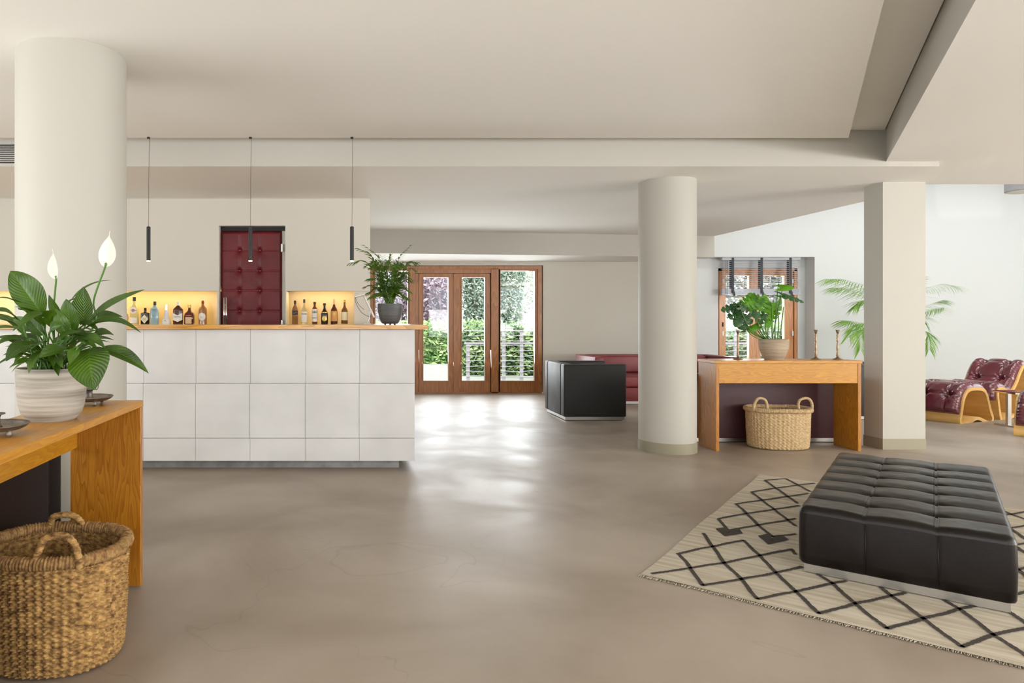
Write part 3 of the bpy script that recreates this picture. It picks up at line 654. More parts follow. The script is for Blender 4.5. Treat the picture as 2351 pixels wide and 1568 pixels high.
# monstera
Ym = 6.34; pm = Vector((sx(1776, Ym), Ym, TZ))
t = thing('monstera', pm, 'monstera with split leaves in a sandy pot on the pillar-side console table', 'potted plant')
pot(t, pm.x, pm.y, TZ, .124, .193, M['pot2'], base=.62)
def mleaf(mb, bpx, bpy_, tpx, tpy, wpx, Y, nrm=(0, -1, .35), splits=4, heart=.16, sag=.05, depth=.78):
    b = P(bpx, bpy_, Y); tp = P(tpx, tpy, Y + R.uniform(-.03, .03)); d = tp - b; Ln = d.length; t_ = d.normalized(); n = Vector(nrm); n = (n - t_ * n.dot(t_)).normalized(); s = t_.cross(n)
    wd = wpx * Y / F / 2 * .93
    NV = 44; NU = 8
    def fn(u, v):
        a = u * 2 - 1; aa = abs(a)
        env = (math.sin(PI * (v * .93 + .07) ** .72) ** .55) if v < 1 else .02
        notch = 0
        if splits and .18 < v < .92:
            ph = (v - .12 + (.035 if a > 0 else 0)) * (splits + 1.2); f = ph % 1
            notch = depth * math.exp(-((f - .5) / .13) ** 2)
        w_ = wd * env * (1 - notch)
        along = v * Ln - heart * Ln * aa * aa * (1 - v) ** 2 * 2.2 + .10 * Ln * aa * (1 - v) * v * 2
        return b + t_ * along + n * (sag * Ln * 4 * v * (1 - v) - .28 * aa * aa * w_) + s * (a * w_)
    mb.grid(fn, NU, NV, uv=lambda u, v: (u * 2 - 1, v))
    return b
lite, dark, stm = MB(), MB(), MB()
ML = [ # (base x, y, tip x, y, width, splits, dark)
 (1731, 690, 1703, 702, 40, 3, 0), (1734, 688, 1722, 716, 40, 3, 0), (1733, 684, 1716, 676, 22, 0, 0), (1744, 682, 1742, 712, 36, 3, 0),
 (1775, 696, 1765, 742, 56, 4, 0), (1790, 660, 1823, 660, 20, 0, 0),
 (1690, 706, 1655, 712, 24, 3, 1), (1700, 718, 1668, 730, 26, 2, 1), (1700, 704, 1722, 714, 22, 2, 1), (1712, 724, 1709, 763, 44, 2, 1),
 (1698, 728, 1690, 752, 24, 0, 1), (1738, 716, 1734, 732, 22, 0, 1), (1756, 722, 1744, 745, 22, 2, 1), (1768, 738, 1760, 752, 18, 0, 0),
 (1741, 748, 1716, 762, 18, 0, 0), (1794, 677, 1846, 694, 22, 4, 1), (1694, 700, 1700, 724, 26, 3, 1)]
for bx, by, tx, ty, wpx, spn, dk in ML:
    Yl = Ym + R.uniform(-.08, .05)
    b = mleaf(dark if dk else lite, bx, by, tx, ty, wpx, Yl, splits=spn, nrm=(R.uniform(-.3, .3), -1, R.uniform(.2, .8)))
    root = pm + Vector((R.uniform(-.06, .06), R.uniform(-.04, .04), .165))
    side = Vector((R.uniform(-.02, .02), .03, 0))
    stm.tube(spline([root, root.lerp(b, .35) + Vector(((b.x - root.x) * .25, .02, -.01)), b + side + Vector((0, 0, .01)), b], 6), .0042, 6)
for px in (1772, 1780, 1788, 1795): stm.tube(spline([pm + Vector(((px - 1776) * .003, 0, .165)), P(px, 740, Ym + .02), P(px + R.uniform(-6, 6), 705, Ym)], 6), .005, 6)
lite.build('foliage', M['monstera'], t, True); dark.build('foliage', M['monstera_dark'], t, True); stm.build('leaf_stalks', M['stem'], t, True)

def frond(mb, pts, ll, n, wd, spread=1., droop=.35, plane=None, taper=.6):
    sp = spline(pts, 8); N = len(sp); mb.tube(sp, [.003 * (1 - .7 * i / N) for i in range(N)], 5)
    for k in range(n):
        v = .22 + .78 * k / (n - 1); i = min(N - 2, int(v * (N - 1))); p = sp[i].lerp(sp[i + 1], v * (N - 1) - i)
        tdir = (sp[i + 1] - sp[i]).normalized(); sd = tdir.cross(Vector((0, 0, 1)) if plane is None else Vector(plane)); sd = sd.normalized() if sd.length > .05 else Vector((1, 0, 0))
        for s in (-1, 1):
            d = (tdir * (.7 + .5 * v) + sd * s * spread + Vector((0, 0, -droop + R.uniform(-.12, .12)))).normalized()
            L_ = ll * (1 - taper * abs(v - .45) ** 1.3 * 1.6) * R.uniform(.85, 1.1)
            tip = p + d * L_ + Vector((0, 0, -L_ * droop * .3))
            mb.leaf(p, tip, wd, (sd * s * -.2 + Vector((0, -.4, 1))), .08, 2, 5, fold=.2)
# parlour palm on the bar
Yq = 5.52; pp = Vector((sx(895.5, Yq), Yq, 1.162))
t = thing('parlour_palm', pp, 'bushy parlour palm in a charcoal pot on the right end of the bar', 'potted plant')
MB().lathe([(.05, .008), (.06, .008), (.072, .02), (.086, .05), (.098, .10), (.1015, .15), (.1015, .172), (.094, .172), (.092, .15), (.04, .15)], pp, 48).build('pot', M['greypot'], t, True, auto=50)
for k in range(3):
    a = 2 * PI * k / 3 + .5; MB().lathe([(.008, 0), (.010, .010)], pp + Vector((math.cos(a) * .045, math.sin(a) * .045, 0)), 10).build('foot', M['greypot'], t)
MB().lathe([(.02, .150), (.092, .152), (.09, .158), (.02, .164)], pp, 32).build('soil', M['soil'], t, True)
mb = MB()
def pf(tx, ty, hx, hy, dY=0., ll=.10, n=11):
    b = pp + Vector((R.uniform(-.03, .03), R.uniform(-.03, .03), .155)); frond(mb, [b, b.lerp(P(hx, hy, Yq + dY * .5), .55) + Vector((0, 0, .03)), P(hx, hy, Yq + dY * .6), P(tx, ty, Yq + dY)], ll, n, .016, .75, .4)
for a in ((826, 572, 850, 585, -.02), (806, 604, 838, 600, -.06), (838, 565, 868, 590, .08), (955, 602, 935, 604, -.05), (940, 566, 918, 590, .05),
          (896, 590, 890, 620, .02), (878, 592, 880, 615, -.08), (860, 610, 872, 630, -.12), (930, 625, 918, 628, -.14), (905, 600, 902, 625, -.1),
          (850, 640, 866, 640, -.1), (942, 640, 922, 636, .1), (880, 625, 885, 650, .12), (915, 612, 908, 640, .12), (872, 650, 880, 660, -.16), (918, 652, 910, 655, -.16), (845, 672, 866, 662, 0), (938, 668, 920, 662, 0), (896, 640, 896, 655, -.14),
          (855, 680, 872, 672, -.1), (935, 684, 915, 674, -.08), (880, 672, 886, 675, -.14), (908, 668, 904, 675, -.12)): pf(*a)
for k in range(28):
    a = R.uniform(0, 2 * PI); u = R.uniform(.05, .11); hgt = R.uniform(.10, .36); e = pp + Vector((math.cos(a) * u * 1.4, math.sin(a) * u * 1.4, .16 + hgt)); b = pp + Vector((math.cos(a) * .02, math.sin(a) * .02, .155))
    frond(mb, [b, b.lerp(e, .5) + Vector((0, 0, .04)), e, e + Vector((math.cos(a) * .05, math.sin(a) * .05, -.01))], .07, 10, .015, .75, .4)
mb.build('foliage', M['parlour'], t, True)
# areca palm behind the square pillar
pa = Vector((7.58, 9.35, 0))
t = thing('areca_palm', pa, 'tall areca palm whose fronds spread out from behind the square pillar', 'potted plant')
MB().lathe([(.12, 0), (.13, .01), (.17, .2), (.18, .36), (.165, .36), (.16, .3), (.05, .3)], pa, 48).build('pot', M['greypot'], t, True, auto=50)
MB().lathe([(.03, .30), (.16, .30), (.15, .32), (.03, .33)], pa, 32).build('soil', M['soil'], t, True)
mb = MB(); ym = 9.35
AF = [((1900, 640), (1950, 645), -.2), ((1912, 660), (1960, 665), .1), ((1935, 735), (1970, 740), -.1), ((1950, 768), (1975, 742), -.3), ((1975, 800), (1982, 756), -.3), ((2195, 656), (2150, 655), -.1), ((2160, 690), (2135, 700), -.2), ((2165, 705), (2135, 712), .2),
      ((2132, 800), (2125, 760), -.3), ((2060, 600), (2060, 640), 0), ((2010, 630), (2035, 660), .2), ((2100, 640), (2085, 660), -.2), ((1965, 700), (1990, 690), 0), ((2120, 740), (2105, 720), 0)]
for (tx, ty), (hx, hy), dY in AF:
    b = pa + Vector((R.uniform(-.06, .06), R.uniform(-.05, .05), .32)); hpt = P(hx, hy, ym + dY * .6)
    frond(mb, [b, Vector((b.x + (hpt.x - b.x) * .25, b.y, b.z + (hpt.z - b.z) * .75 + .08)), hpt, P(tx, ty, ym + dY)], .30, 30, .011, .7, .55)
mb.build('foliage', M['areca'], t, True)

# ------------------------------------------------------------------ candle holders
def chamberstick(cx, cy, label, ang):
    t = thing('candle_holder', (cx, cy, TZ1), label, 'candle holder', 'iron dish candle holders'); z = TZ1
    c = Vector((cx, cy, z))
    MB().lathe([(.01, .018), (.075, .018), (.092, .026), (.100, .034), (.102, .035), (.1, .037), (.09, .030), (.075, .022), (.01, .021)], c, 64).build('dish', M['iron'], t, True)
    MB().lathe([(.018, .021), (.022, .026), (.017, .032), (.015, .055), (.018, .062), (.022, .064), (.030, .066), (.030, .069), (.012, .069), (.010, .05)], c, 32).build('candle_socket', M['iron'], t, True)
    for k in range(3):
        a = ang + 2 * PI * k / 3; q = c + Vector((math.cos(a) * .078, math.sin(a) * .078, .0098))
        MB().lathe([(.0005, -.0098), (.006, -.008), (.0095, 0), (.006, .008), (.004, .013)], q, 16).build('foot', M['iron'], t, True)
    q = c + Vector((.033 if cy > 2.5 else -.033, .0, .085)); pts = [q + Vector((math.cos(th) * .009, 0, math.sin(th) * .021)) for th in [2 * PI * i / 24 for i in range(24)]]
    MB().tube(pts, .0018, 6, closed=True).build('ring_handle', M['iron'], t, True)
chamberstick(-1.125, 2.90, 'iron dish candle holder with ring handle behind the peace lily pot', -.9)
chamberstick(-1.122, 2.13, 'iron dish candle holder on the console edge, in front of the peace lily pot', -.55)
def candlestick(px, Y, h, label):
    c = Vector((sx(px, Y), Y, TZ)); t = thing('candlestick', c, label, 'candlestick', 'turned brass candlesticks')
    MB().lathe([(.040, 0), (.042, .004), (.038, .008), (.022, .012), (.012, .02)], c, 32).build('base', M['bronze'], t, True)
    pr = [(.011, .018), (.009, .03), (.014, .04), (.008, .05), (.013, .06), (.007, .068), (.010, .09), (.011, .12), (.008, .15), (.006, .165), (.012, .175), (.007, .185), (.012, .20), (.007, .21), (.011, .225), (.007, .235), (.009, .25)]
    MB().lathe([(r, z * h / .28) for r, z in pr], c, 20).build('stem', M['bronze'], t, True)
    MB().lathe([(.008, h - .03), (.012, h - .02), (.016, h - .005), (.017, h), (.012, h), (.01, h - .01)], c, 20).build('candle_cup', M['bronze'], t, True)
candlestick(1694, 6.36, .275, 'turned brass candlestick on the console, left of the monstera')
candlestick(1873, 6.36, .280, 'turned brass candlestick on the console, nearest the monstera pot on its right')
candlestick(1923, 6.34, .280, 'turned brass candlestick at the right end of the console')

# ------------------------------------------------------------------ bottles
def prad(shape, z):
    for (a, b), (a2, b2) in zip(shape, shape[1:]):
        if b <= z <= b2: return a + (a2 - a) * (z - b) / ((b2 - b) or 1)
    return shape[-1][0]
def bottle(px, top, wpx, shape, liquid, cap, labels, label, Y=None, sq=None, ex=1., ey=1., body=None, mark=None):
    Y = Y or 7.24; z0 = NZ0; c = Vector((sx(px, Y), Y, z0)); h = sz(top, Y) - z0; r = wpx * Y / F / 2
    t = thing('bottle', c, label, 'bottle', 'spirit bottles in the wall niches')
    prof = [(r * a, h * b) for a, b in shape]
    MB().lathe(prof, c, 32, sq=sq, ex=ex, ey=ey).build('glass_body', body or liquid, t, True, auto=50)
    cr, cz0, cz1, cm = cap
    MB().lathe([(r * cr, h * cz0), (r * cr, h * cz1 - .002), (r * cr * .85, h * cz1)], c, 20).build('cap', cm, t, True, auto=50)
    for (za, zb, wf, lm, kind) in labels:
        rr = r * max(prad(shape, za + (zb - za) * q / 6) for q in range(7)) * 1.015; mb = MB()
        if sq:
            yy = c.y - rr * ey * 1.0 - .001; ww = r * ex * wf; zc = (za + zb) / 2 * h + z0; hh = (zb - za) / 2 * h
            if kind == 'diamond': mb.add([(c.x - ww, yy, zc), (c.x, yy, zc - hh), (c.x + ww, yy, zc), (c.x, yy, zc + hh)], [(0, 1, 2, 3)])
            elif kind == 'shield': mb.add([(c.x - ww, yy, zc + hh * .7), (c.x - ww, yy, zc - hh * .6), (c.x, yy, zc - hh), (c.x + ww, yy, zc - hh * .6), (c.x + ww, yy, zc + hh * .7), (c.x, yy, zc + hh * .25)], [(0, 1, 2, 5), (5, 2, 3, 4)])
            else: mb.add([(c.x - ww, yy, zc - hh), (c.x + ww, yy, zc - hh), (c.x + ww, yy, zc + hh), (c.x - ww, yy, zc + hh)], [(0, 1, 2, 3)])
        else:
            sl = .35 if kind == 'slant' else 0
            def fn(u, v):
                th = -PI / 2 + (u - .5) * 2 * wf * 1.3
                if kind == 'oval':
                    e = math.sqrt(max(0, 1 - (2 * v - 1) ** 2)); th = -PI / 2 + (u - .5) * 2 * wf * 1.3 * e
                return c + Vector((rr * ex * math.cos(th), rr * ey * math.sin(th), h * (za + (zb - za) * v) + sl * rr * math.cos(th)))
            mb.grid(fn, 14, 8)
        lab = mb.build('paper_label', lm, t, True)
    if mark:
        for txt, zc, size, lm, sl in mark:
            letters(txt, size, (c.x, c.y - r * max(ey, .3) * 1.1 - .004, z0 + h * zc), lab, lm, right=(1, 0, sl))
    return t
def gm(n, c, r=.08, tr=.0): return mat(n, c, r, spec=.6, trans=tr)
g_clear = gm('clear_glass', (.82, .86, .74), .05, .85); g_yel = gm('pale_yellow_spirit', (.80, .74, .38), .05, .6); g_black = gm('black_glass', (.008, .006, .006)); g_blue = gm('blue_glass', (.36, .52, .62), .08, .3)
g_amb = gm('amber_spirit', (.22, .055, .012), .06, .3); g_brn = gm('brown_glass', (.07, .018, .010)); g_gold = gm('golden_brown_glass', (.16, .07, .015)); g_frost = gm('frosted_glass', (.62, .63, .66), .3)
m_wht = mat('white_paper', (.74, .72, .68), .6); m_crm = mat('cream_paper', (.72, .66, .46), .6); m_org = mat('orange_paper', (.62, .30, .08), .6); m_red = mat('red_print', (.35, .012, .012), .5)
m_blk = mat('black_print', (.015, .013, .013), .5); m_pch = mat('peach_paper', (.62, .42, .27), .6); m_gold = mat('gold_foil', (.55, .36, .10), .35, .7); m_navy = mat('navy_print', (.02, .05, .12), .5); m_green = mat('dark_green_cap', (.015, .05, .045), .4)
RND = [(.85, 0), (1, .02), (1, .58), (.92, .66), (.5, .74), (.30, .80), (.27, .97)]
LONG = [(.85, 0), (1, .02), (1, .50), (.88, .60), (.45, .70), (.30, .78), (.27, .97)]
SLIM = [(.9, 0), (1, .02), (1, .66), (.9, .72), (.42, .80), (.36, .95)]
bottle(290, 705, 11, LONG, g_clear, (.4, .86, 1, m_wht), [(.25, .62, .9, m_pch, ''), (.05, .2, .9, m_navy, '')], 'pale bottle with peach and navy labels beside the thick column')
bottle(308.5, 682, 20, RND, g_yel, (.36, .86, 1, m_blk), [(.40, .66, .62, m_wht, 'oval'), (.08, .28, .7, m_wht, ''), (.47, .59, .3, m_red, 'oval'), (.51, .55, .6, m_blk, '')], 'tall pale yellow bottle with an oval white label and a red disc',
       mark=[('MARTINI', .53, .011, m_wht, 0)])
bottle(333.5, 707, 19, [(.96, 0), (1, .02), (1, .68), (.95, .72), (.3, .76), (.26, .95)], g_black, (.32, .80, 1, g_black), [(.1, .62, .98, m_crm, 'diamond')], 'squat black bottle with a pale diamond label', sq=8, ex=.98, ey=.7,
       mark=[("HENDRICK'S", .36, .0085, m_blk, 0)])
bottle(355.5, 692, 19, [(.92, 0), (.95, .02), (1, .62), (.9, .70), (.4, .78), (.30, .84), (.3, .95)], g_blue, (.36, .84, 1, m_blk), [(.42, .62, .5, g_blue, '')], 'light blue square gin bottle with a black and silver cap', sq=6, ex=1., ey=.8,
       mark=[('BOMBAY', .66, .011, m_navy, 0), ('SAPPHIRE', .60, .009, m_navy, 0), ('DRY GIN', .40, .008, m_navy, 0)])
bottle(382, 699, 22, [(.96, 0), (1, .06), (.86, .22), (.62, .36), (.46, .48), (.50, .62), (.36, .72), (.26, .76), (.26, .95)], g_frost, (.34, .74, 1, M['chrome']), [(.10, .28, .85, m_wht, '')], 'frosted bell shaped bottle with a silver cap',
       mark=[('1800', .22, .012, m_navy, 0)])
bottle(409, 692, 23, [(.95, 0), (1, .02), (1, .60), (.96, .68), (.5, .78), (.28, .82), (.26, .96)], g_brn, (.32, .83, 1, m_wht), [(.14, .58, .99, m_wht, 'shield')], 'broad brown whisky bottle with white shield label and white cap', sq=6, ex=.95, ey=.5,
       mark=[("Ballantine's", .36, .0145, m_blk, 0)])
bottle(435, 699, 22, [(.92, 0), (1, .03), (1, .46), (.9, .56), (.45, .66), (.27, .74), (.24, .95)], g_brn, (.34, .84, 1, m_gold), [(.08, .44, .66, m_pch, ''), (.40, .50, .66, m_red, '')], 'square shouldered dark orange liqueur bottle with a peach label', sq=5, ex=.98, ey=.9,
       mark=[('COINTREAU', .45, .008, m_crm, 0)])
bottle(465.5, 688, 19, RND, g_clear, (.34, .84, .94, m_red), [(.18, .50, .7, m_wht, 'oval')], 'rum bottle with a red cap and round white label beside the maroon door', body=gm('rum_glass', (.45, .22, .09), .06, .5),
       mark=[('CLUB', .32, .011, m_red, 0)])
bottle(677.5, 690, 13.5, [(.9, 0), (1, .02), (1, .60), (.85, .70), (.48, .78), (.34, .84), (.32, .96)], g_amb, (.40, .86, 1, m_blk), [(.42, .60, .95, m_blk, 'slant')], 'square whisky bottle with a slanted black label, left end of right niche', sq=5, ex=1, ey=.9, body=gm('whisky_glass', (.40, .20, .08), .06, .5),
       mark=[('WALKER', .50, .009, m_gold, .35)])
bottle(698.5, 687, 14, LONG, g_clear, (.36, .86, 1, m_green), [(.12, .52, .8, m_wht, ''), (.42, .45, .8, m_navy, '')], 'clear glass bottle with a white label and dark green cap')
bottle(722.5, 693, 12.5, SLIM, g_amb, (.5, .90, 1, m_blk), [(.16, .70, .85, m_wht, ''), (.52, .60, .8, m_green, ''), (.30, .33, .85, m_red, '')], 'slim whisky bottle with a long white label and dark cap')
bottle(745, 696, 16, LONG, g_black, (.42, .90, 1, m_blk), [(.18, .42, .6, m_gold, 'oval'), (.56, .60, .8, m_gold, '')], 'black bottle with a gold label')
bottle(767, 686, 16, LONG, g_brn, (.30, .74, 1, m_pch), [(.16, .54, .85, m_org, ''), (.38, .48, .28, m_gold, 'oval')], 'dark red bottle with an orange label and pink foil neck')
bottle(791, 688, 15.5, LONG, g_gold, (.34, .90, 1, m_gold), [(.20, .52, .85, m_crm, '')], 'brown bottle with a cream label, right end of the right niche')
# tilted stand on the bar
Ys = 6.35; zc = 1.162
t = thing('tablet_stand', (sx(845, Ys), Ys, zc), 'thin white tilted stand with a hanging cable, left of the bar palm', 'stand')
a, b = P(836, 676, Ys), P(860, 728, Ys); d = (b - a).normalized(); nx = Vector((d.z, 0, -d.x)) * -1
mb = MB(); wv = Vector((0, .11, 0))
def slab(mb, a, b, th, w):
    d = (b - a).normalized(); n = Vector((d.z, 0, -d.x)) * th
    mb.add([a - w, b - w, b - w + n, a - w + n, a + w, b + w, b + w + n, a + w + n], [(0, 1, 2, 3), (7, 6, 5, 4), (0, 4, 5, 1), (1, 5, 6, 2), (2, 6, 7, 3), (3, 7, 4, 0)])
slab(mb, a, b, .012, wv); mb.build('screen_panel', M['white'], t)
mb = MB(); slab(mb, P(815, 681, Ys), P(838, 675, Ys), .01, wv * .9); mb.build('hood', M['white'], t)
MB().tube(spline([P(852, 710, Ys), P(848, 730, Ys), Vector((sx(843, Ys), Ys, zc + .006))], 6), .007, 8).build('leg', M['steel'], t, True)
MB().rbox(sx(836, Ys), sx(852, Ys), Ys - .05, Ys + .05, zc, zc + .006, .002, 1).build('base', M['white'], t)
MB().tube(spline([P(815, 681, Ys), P(817, 695, Ys), P(828, 715, Ys), P(842, 725, Ys), P(853, 727, Ys)], 8), .0025, 6).tube(spline([P(816, 684, Ys), P(824, 700, Ys), P(836, 711, Ys)], 6), .002, 6).build('cable', M['cable'], t, True)

# ------------------------------------------------------------------ rug and big ottoman
U = Vector((.7515, -.6597, 0)); V = Vector((.6597, .7515, 0)); RP = G(1470, 1322)
RW, RL = 2.05, 2.73
def rg(u, v, z=0): return RP + U * u + V * v + Vector((0, 0, z))
def rug_uv(zx, zy):
    g = G(1440 + zx / 2.581, 1000 + zy / 2.581) - RP; return g.dot(U), g.dot(V)
t = thing('rug', RP, 'cream flatweave wool rug with dark brown diamond lines under the brown ottoman', 'rug')
mb = MB()
def edge(u, v):
    uu = u * RW; vv = v * RL
    uu += .012 * mnoise.noise(Vector((v * 4, 0, u * 3))) ; vv += .014 * mnoise.noise(Vector((u * 4, 5, v * 3)))
    return rg(uu, vv, .0075 + .0015 * mnoise.noise(Vector((u * 9, v * 12, 0))))
mb.grid(edge, 120, 150)
mb.add([rg(0, 0, .001), rg(RW, 0, .001), rg(RW, RL, .001), rg(0, RL, .001)], [(3, 2, 1, 0)])
mb.mi = 1
RLINES = [[(815, 273), (940, 262), (1085, 340)], [(815, 273), (880, 318), (1010, 410)], [(735, 342), (880, 318), (1110, 290)], [(735, 342), (790, 385), (870, 447), (1000, 545)],
 [(645, 412), (820, 388), (1075, 350)], [(645, 412), (710, 470), (775, 540), (860, 610)], [(540, 503), (710, 468), (870, 447), (1020, 423)], [(540, 503), (600, 570)],
 [(600, 570), (775, 540), (1000, 500)], [(860, 610), (905, 603), (1000, 592)],
 [(447, 587), (510, 670), (575, 765), (690, 875), (770, 983)], [(305, 708), (500, 668), (690, 630)], [(305, 708), (375, 795), (445, 902)],
 [(145, 832), (375, 795), (575, 765), (785, 722), (975, 683), (998, 715)], [(690, 630), (785, 722), (880, 825), (1000, 935), (1135, 1070)],
 [(445, 902), (690, 860), (880, 825), (1040, 788)], [(770, 983), (1000, 935), (1300, 873)], [(1135, 1070), (1350, 1010), (1650, 943)],
 [(1130, 832), (1215, 890), (1350, 1010), (1540, 1160)], [(1540, 1160), (1755, 1098), (2060, 1018)], [(1500, 910), (1560, 958), (1755, 1098), (1985, 1270)],
 [(1985, 1270), (2170, 1195), (2351, 1155), (2600, 1090)], [(1870, 985), (1975, 1045), (2170, 1195), (2351, 1310), (2480, 1400)], [(2220, 1030), (2351, 1115), (2500, 1220)],
 [(2230, 455), (2285, 478), (2351, 500), (2500, 560)], [(2240, 480), (2285, 474), (2351, 463), (2460, 448)], [(2245, 545), (2300, 580), (2360, 620), (2460, 690)], [(2255, 560), (2351, 545), (2460, 525)],
 [(2270, 662), (2351, 650), (2480, 628)], [(2272, 655), (2310, 672), (2351, 700), (2480, 780)], [(2270, 745), (2310, 800), (2360, 845), (2480, 940)], [(2275, 820), (2351, 795), (2480, 760)], [(2265, 965), (2351, 943), (2500, 905)]]
RUV = [[Vector((*rug_uv(*p), 0)) for p in ln] for ln in RLINES]
for ln in list(RUV):        # the woven pattern repeats mirrored on the right hand end
    cut = []
    for p, p2 in zip(ln, ln[1:]):
        for k in range(8):
            c_ = p.lerp(p2, k / 8)
            if c_.x < .58: cut.append(Vector((RW - c_.x, c_.y, 0)))
            elif len(cut) > 2: RUV.append(cut); cut = []
            else: cut = []
    if ln[-1].x < .58: cut.append(Vector((RW - ln[-1].x, ln[-1].y, 0)))
    if len(cut) > 2: RUV.append(cut)
for q in RUV:
    pts = []
    for i in range(len(q) - 1):
        n = max(2, int((q[i + 1] - q[i]).length / .012)); pts += [q[i].lerp(q[i + 1], k / n) for k in range(n)]
    pts.append(q[-1]); L_, R_ = [], []
    for i, p in enumerate(pts):
        d = (pts[min(i + 2, len(pts) - 1)] - pts[max(i - 2, 0)]).normalized(); s = Vector((-d.y, d.x, 0)); wv_ = .0085 + .003 * mnoise.noise(Vector((p.x * 60, p.y * 60, 0))) + (.0015 if i % 2 else 0)
        p = p + s * .006 * mnoise.noise(Vector((p.x * 8, p.y * 8, 3)))
        for lst, sg in ((L_, 1), (R_, -1)):
            c_ = p + s * sg * wv_; lst.append(rg(max(.002, min(RW - .002, c_.x)), c_.y, .0105))
    n = len(L_); mb.add(L_ + R_, [(i, i + 1, n + i + 1, n + i) for i in range(n - 1)])
for poly in ([(523, 563), (583, 552), (612, 576), (577, 607)], [(612, 572), (662, 560), (685, 590), (577, 607)], [(775, 605), (830, 593), (862, 622), (835, 655)], [(862, 617), (925, 605), (957, 628), (835, 655)]):
    mb.add([rg(*rug_uv(*p), .0112) for p in poly], [(0, 1, 2, 3)])
mb.build('weave', [M['rug'], M['rugline']], t)
mb = MB()
for k in range(420):
    u = RW * k / 420 + R.uniform(-.002, .002); L_ = R.uniform(.012, .028)
    for v0, sg in ((.004, -1), (RL - .004, 1)):
        a = rg(u, v0, .004); b = rg(u + R.uniform(-.008, .008), v0 + sg * L_, .003); mb.add([a + U * .0018, a - U * .0018, b - U * .0012, b + U * .0012, a + Vector((0, 0, .003)), b + Vector((0, 0, .002))], [(0, 4, 5, 3), (4, 1, 2, 5)])
mb.build('fringe', M['rug'], t)

OC = Vector((2.97, 3.6135, 0)); OW, OL, OZ0, OZ1 = .742, 1.745, .052, .325
t = thing('tufted_ottoman', OC, 'large dark brown leather ottoman with pinched seams on the patterned rug', 'ottoman')
ou = Vector((.757, -.6534, 0)); ov = Vector((.6534, .757, 0))
def oo(a, b, z): return OC + ou * a + ov * b + Vector((0, 0, z))
seamA = [-OW / 6, OW / 6]; seamB = [-OL / 2 + OL * (k + 1) / 7 for k in range(6)]
def oh(a, b):
    d = 0
    for s in seamA: d += .006 * math.exp(-((a - s) / .006) ** 2) + .007 * math.exp(-((a - s) / .05) ** 2)
    dn = min(abs(a - s) for s in seamA)
    for s in seamB: d += (.0035 + .007 * math.exp(-(dn / .05) ** 2)) * math.exp(-((b - s) / (.007 + .010 * math.exp(-(dn / .04) ** 2))) ** 2) + .010 * math.exp(-((b - s) / .045) ** 2)
    for s in seamA:
        for q in seamB:
            r2 = ((a - s) / .030) ** 2 + ((b - q) / .016) ** 2; d += .017 * math.exp(-r2)
    d += .0012 * mnoise.noise(Vector((a * 30, b * 18, 2)))
    return d
rr_ = .035
def axis(half, n):
    out = [0]; 
    xs = [-half + rr_ * (1 - math.cos(PI / 2 * k / 6)) for k in range(6)]
    mid = [-half + rr_ + (2 * half - 2 * rr_) * k / n for k in range(n + 1)]
    return xs + mid + [-x for x in xs[::-1]]
A = axis(OW / 2, 90); B = axis(OL / 2, 210); mb = MB()
def otop(a, b):
    ea = max(0, rr_ - (OW / 2 - abs(a))); eb = max(0, rr_ - (OL / 2 - abs(b))); e = min(rr_, math.hypot(ea, eb))
    drop = rr_ - math.sqrt(max(0, rr_ ** 2 - e ** 2)); fade = 1 - .5 * (e / rr_)
    aa, bb = a, b
    if ea and eb and math.hypot(ea, eb) > rr_:
        k = rr_ / math.hypot(ea, eb); aa = math.copysign(OW / 2 - rr_ + ea * k, a); bb = math.copysign(OL / 2 - rr_ + eb * k, b)
    side_in = 0
    return oo(aa, bb, OZ1 + .006 * math.cos(a / OW * PI) * math.cos(b / OL * PI) - drop - oh(a, b) * fade)
NA, NB = len(A), len(B)
mb.add([otop(a, b) for b in B for a in A], [(j * NA + i, j * NA + i + 1, (j + 1) * NA + i + 1, (j + 1) * NA + i) for j in range(NB - 1) for i in range(NA - 1)])
loop = [(i, 0) for i in range(NA)] + [(NA - 1, j) for j in range(1, NB)] + [(i, NB - 1) for i in range(NA - 2, -1, -1)] + [(0, j) for j in range(NB - 2, 0, -1)]
tv = [Vector(mb.v[j * NA + i]) for i, j in loop]; rings = [tv]
for k in range(1, 7):
    z = OZ1 - rr_ + (OZ0 + .012 - OZ1 + rr_) * k / 6; ring = []
    for (i, j), p in zip(loop, tv):
        q = p - OC; bulge = 1 + .006 * math.sin(PI * k / 6)
        grv = 0
        a = q.dot(ou); b = q.dot(ov)
        for s in seamA:
            if abs(b) > OL / 2 - .02: grv += .003 * math.exp(-((a - s) / .006) ** 2)
        ring.append(OC + ou * (a * bulge) + ov * (b * (1 + .003 * math.sin(PI * k / 6)) - math.copysign(grv, b)) + Vector((0, 0, min(z, p.z - .001 * k))))
    rings.append(ring)
ring = [OC + (p - OC) * 1 for p in rings[-1]]; rings.append([Vector((OC.x + (p.x - OC.x) * .985, OC.y + (p.y - OC.y) * .99, OZ0)) for p in rings[-1]])
base_i = len(mb.v); n = len(loop)
mb.add([p for r_ in rings for p in r_], [(k * n + i, (k + 1) * n + i, (k + 1) * n + (i + 1) % n, k * n + (i + 1) % n) for k in range(len(rings) - 1) for i in range(n)])
mb.add(rings[-1], [tuple(range(n))])
mb.build('cushion', M['choc'], t, True, auto=60)
mb = MB()
for s in seamA:
    for off in (-.007, .007):
        pts = []
        for k in range(190):
            b = -OL / 2 + .012 + (OL - .024) * k / 189; p = otop(s + off, b); pts.append(p + Vector((0, 0, .0012)))
        mb.tube(pts, .0017, 5, cap=False)
    mb.tube([oo(s + .006, -OL / 2 - .0025, z) for z in (OZ0 + .01, .15, OZ1 - .045)], .0014, 5)
mb.build('stitched_piping', M['choc'], t, True)
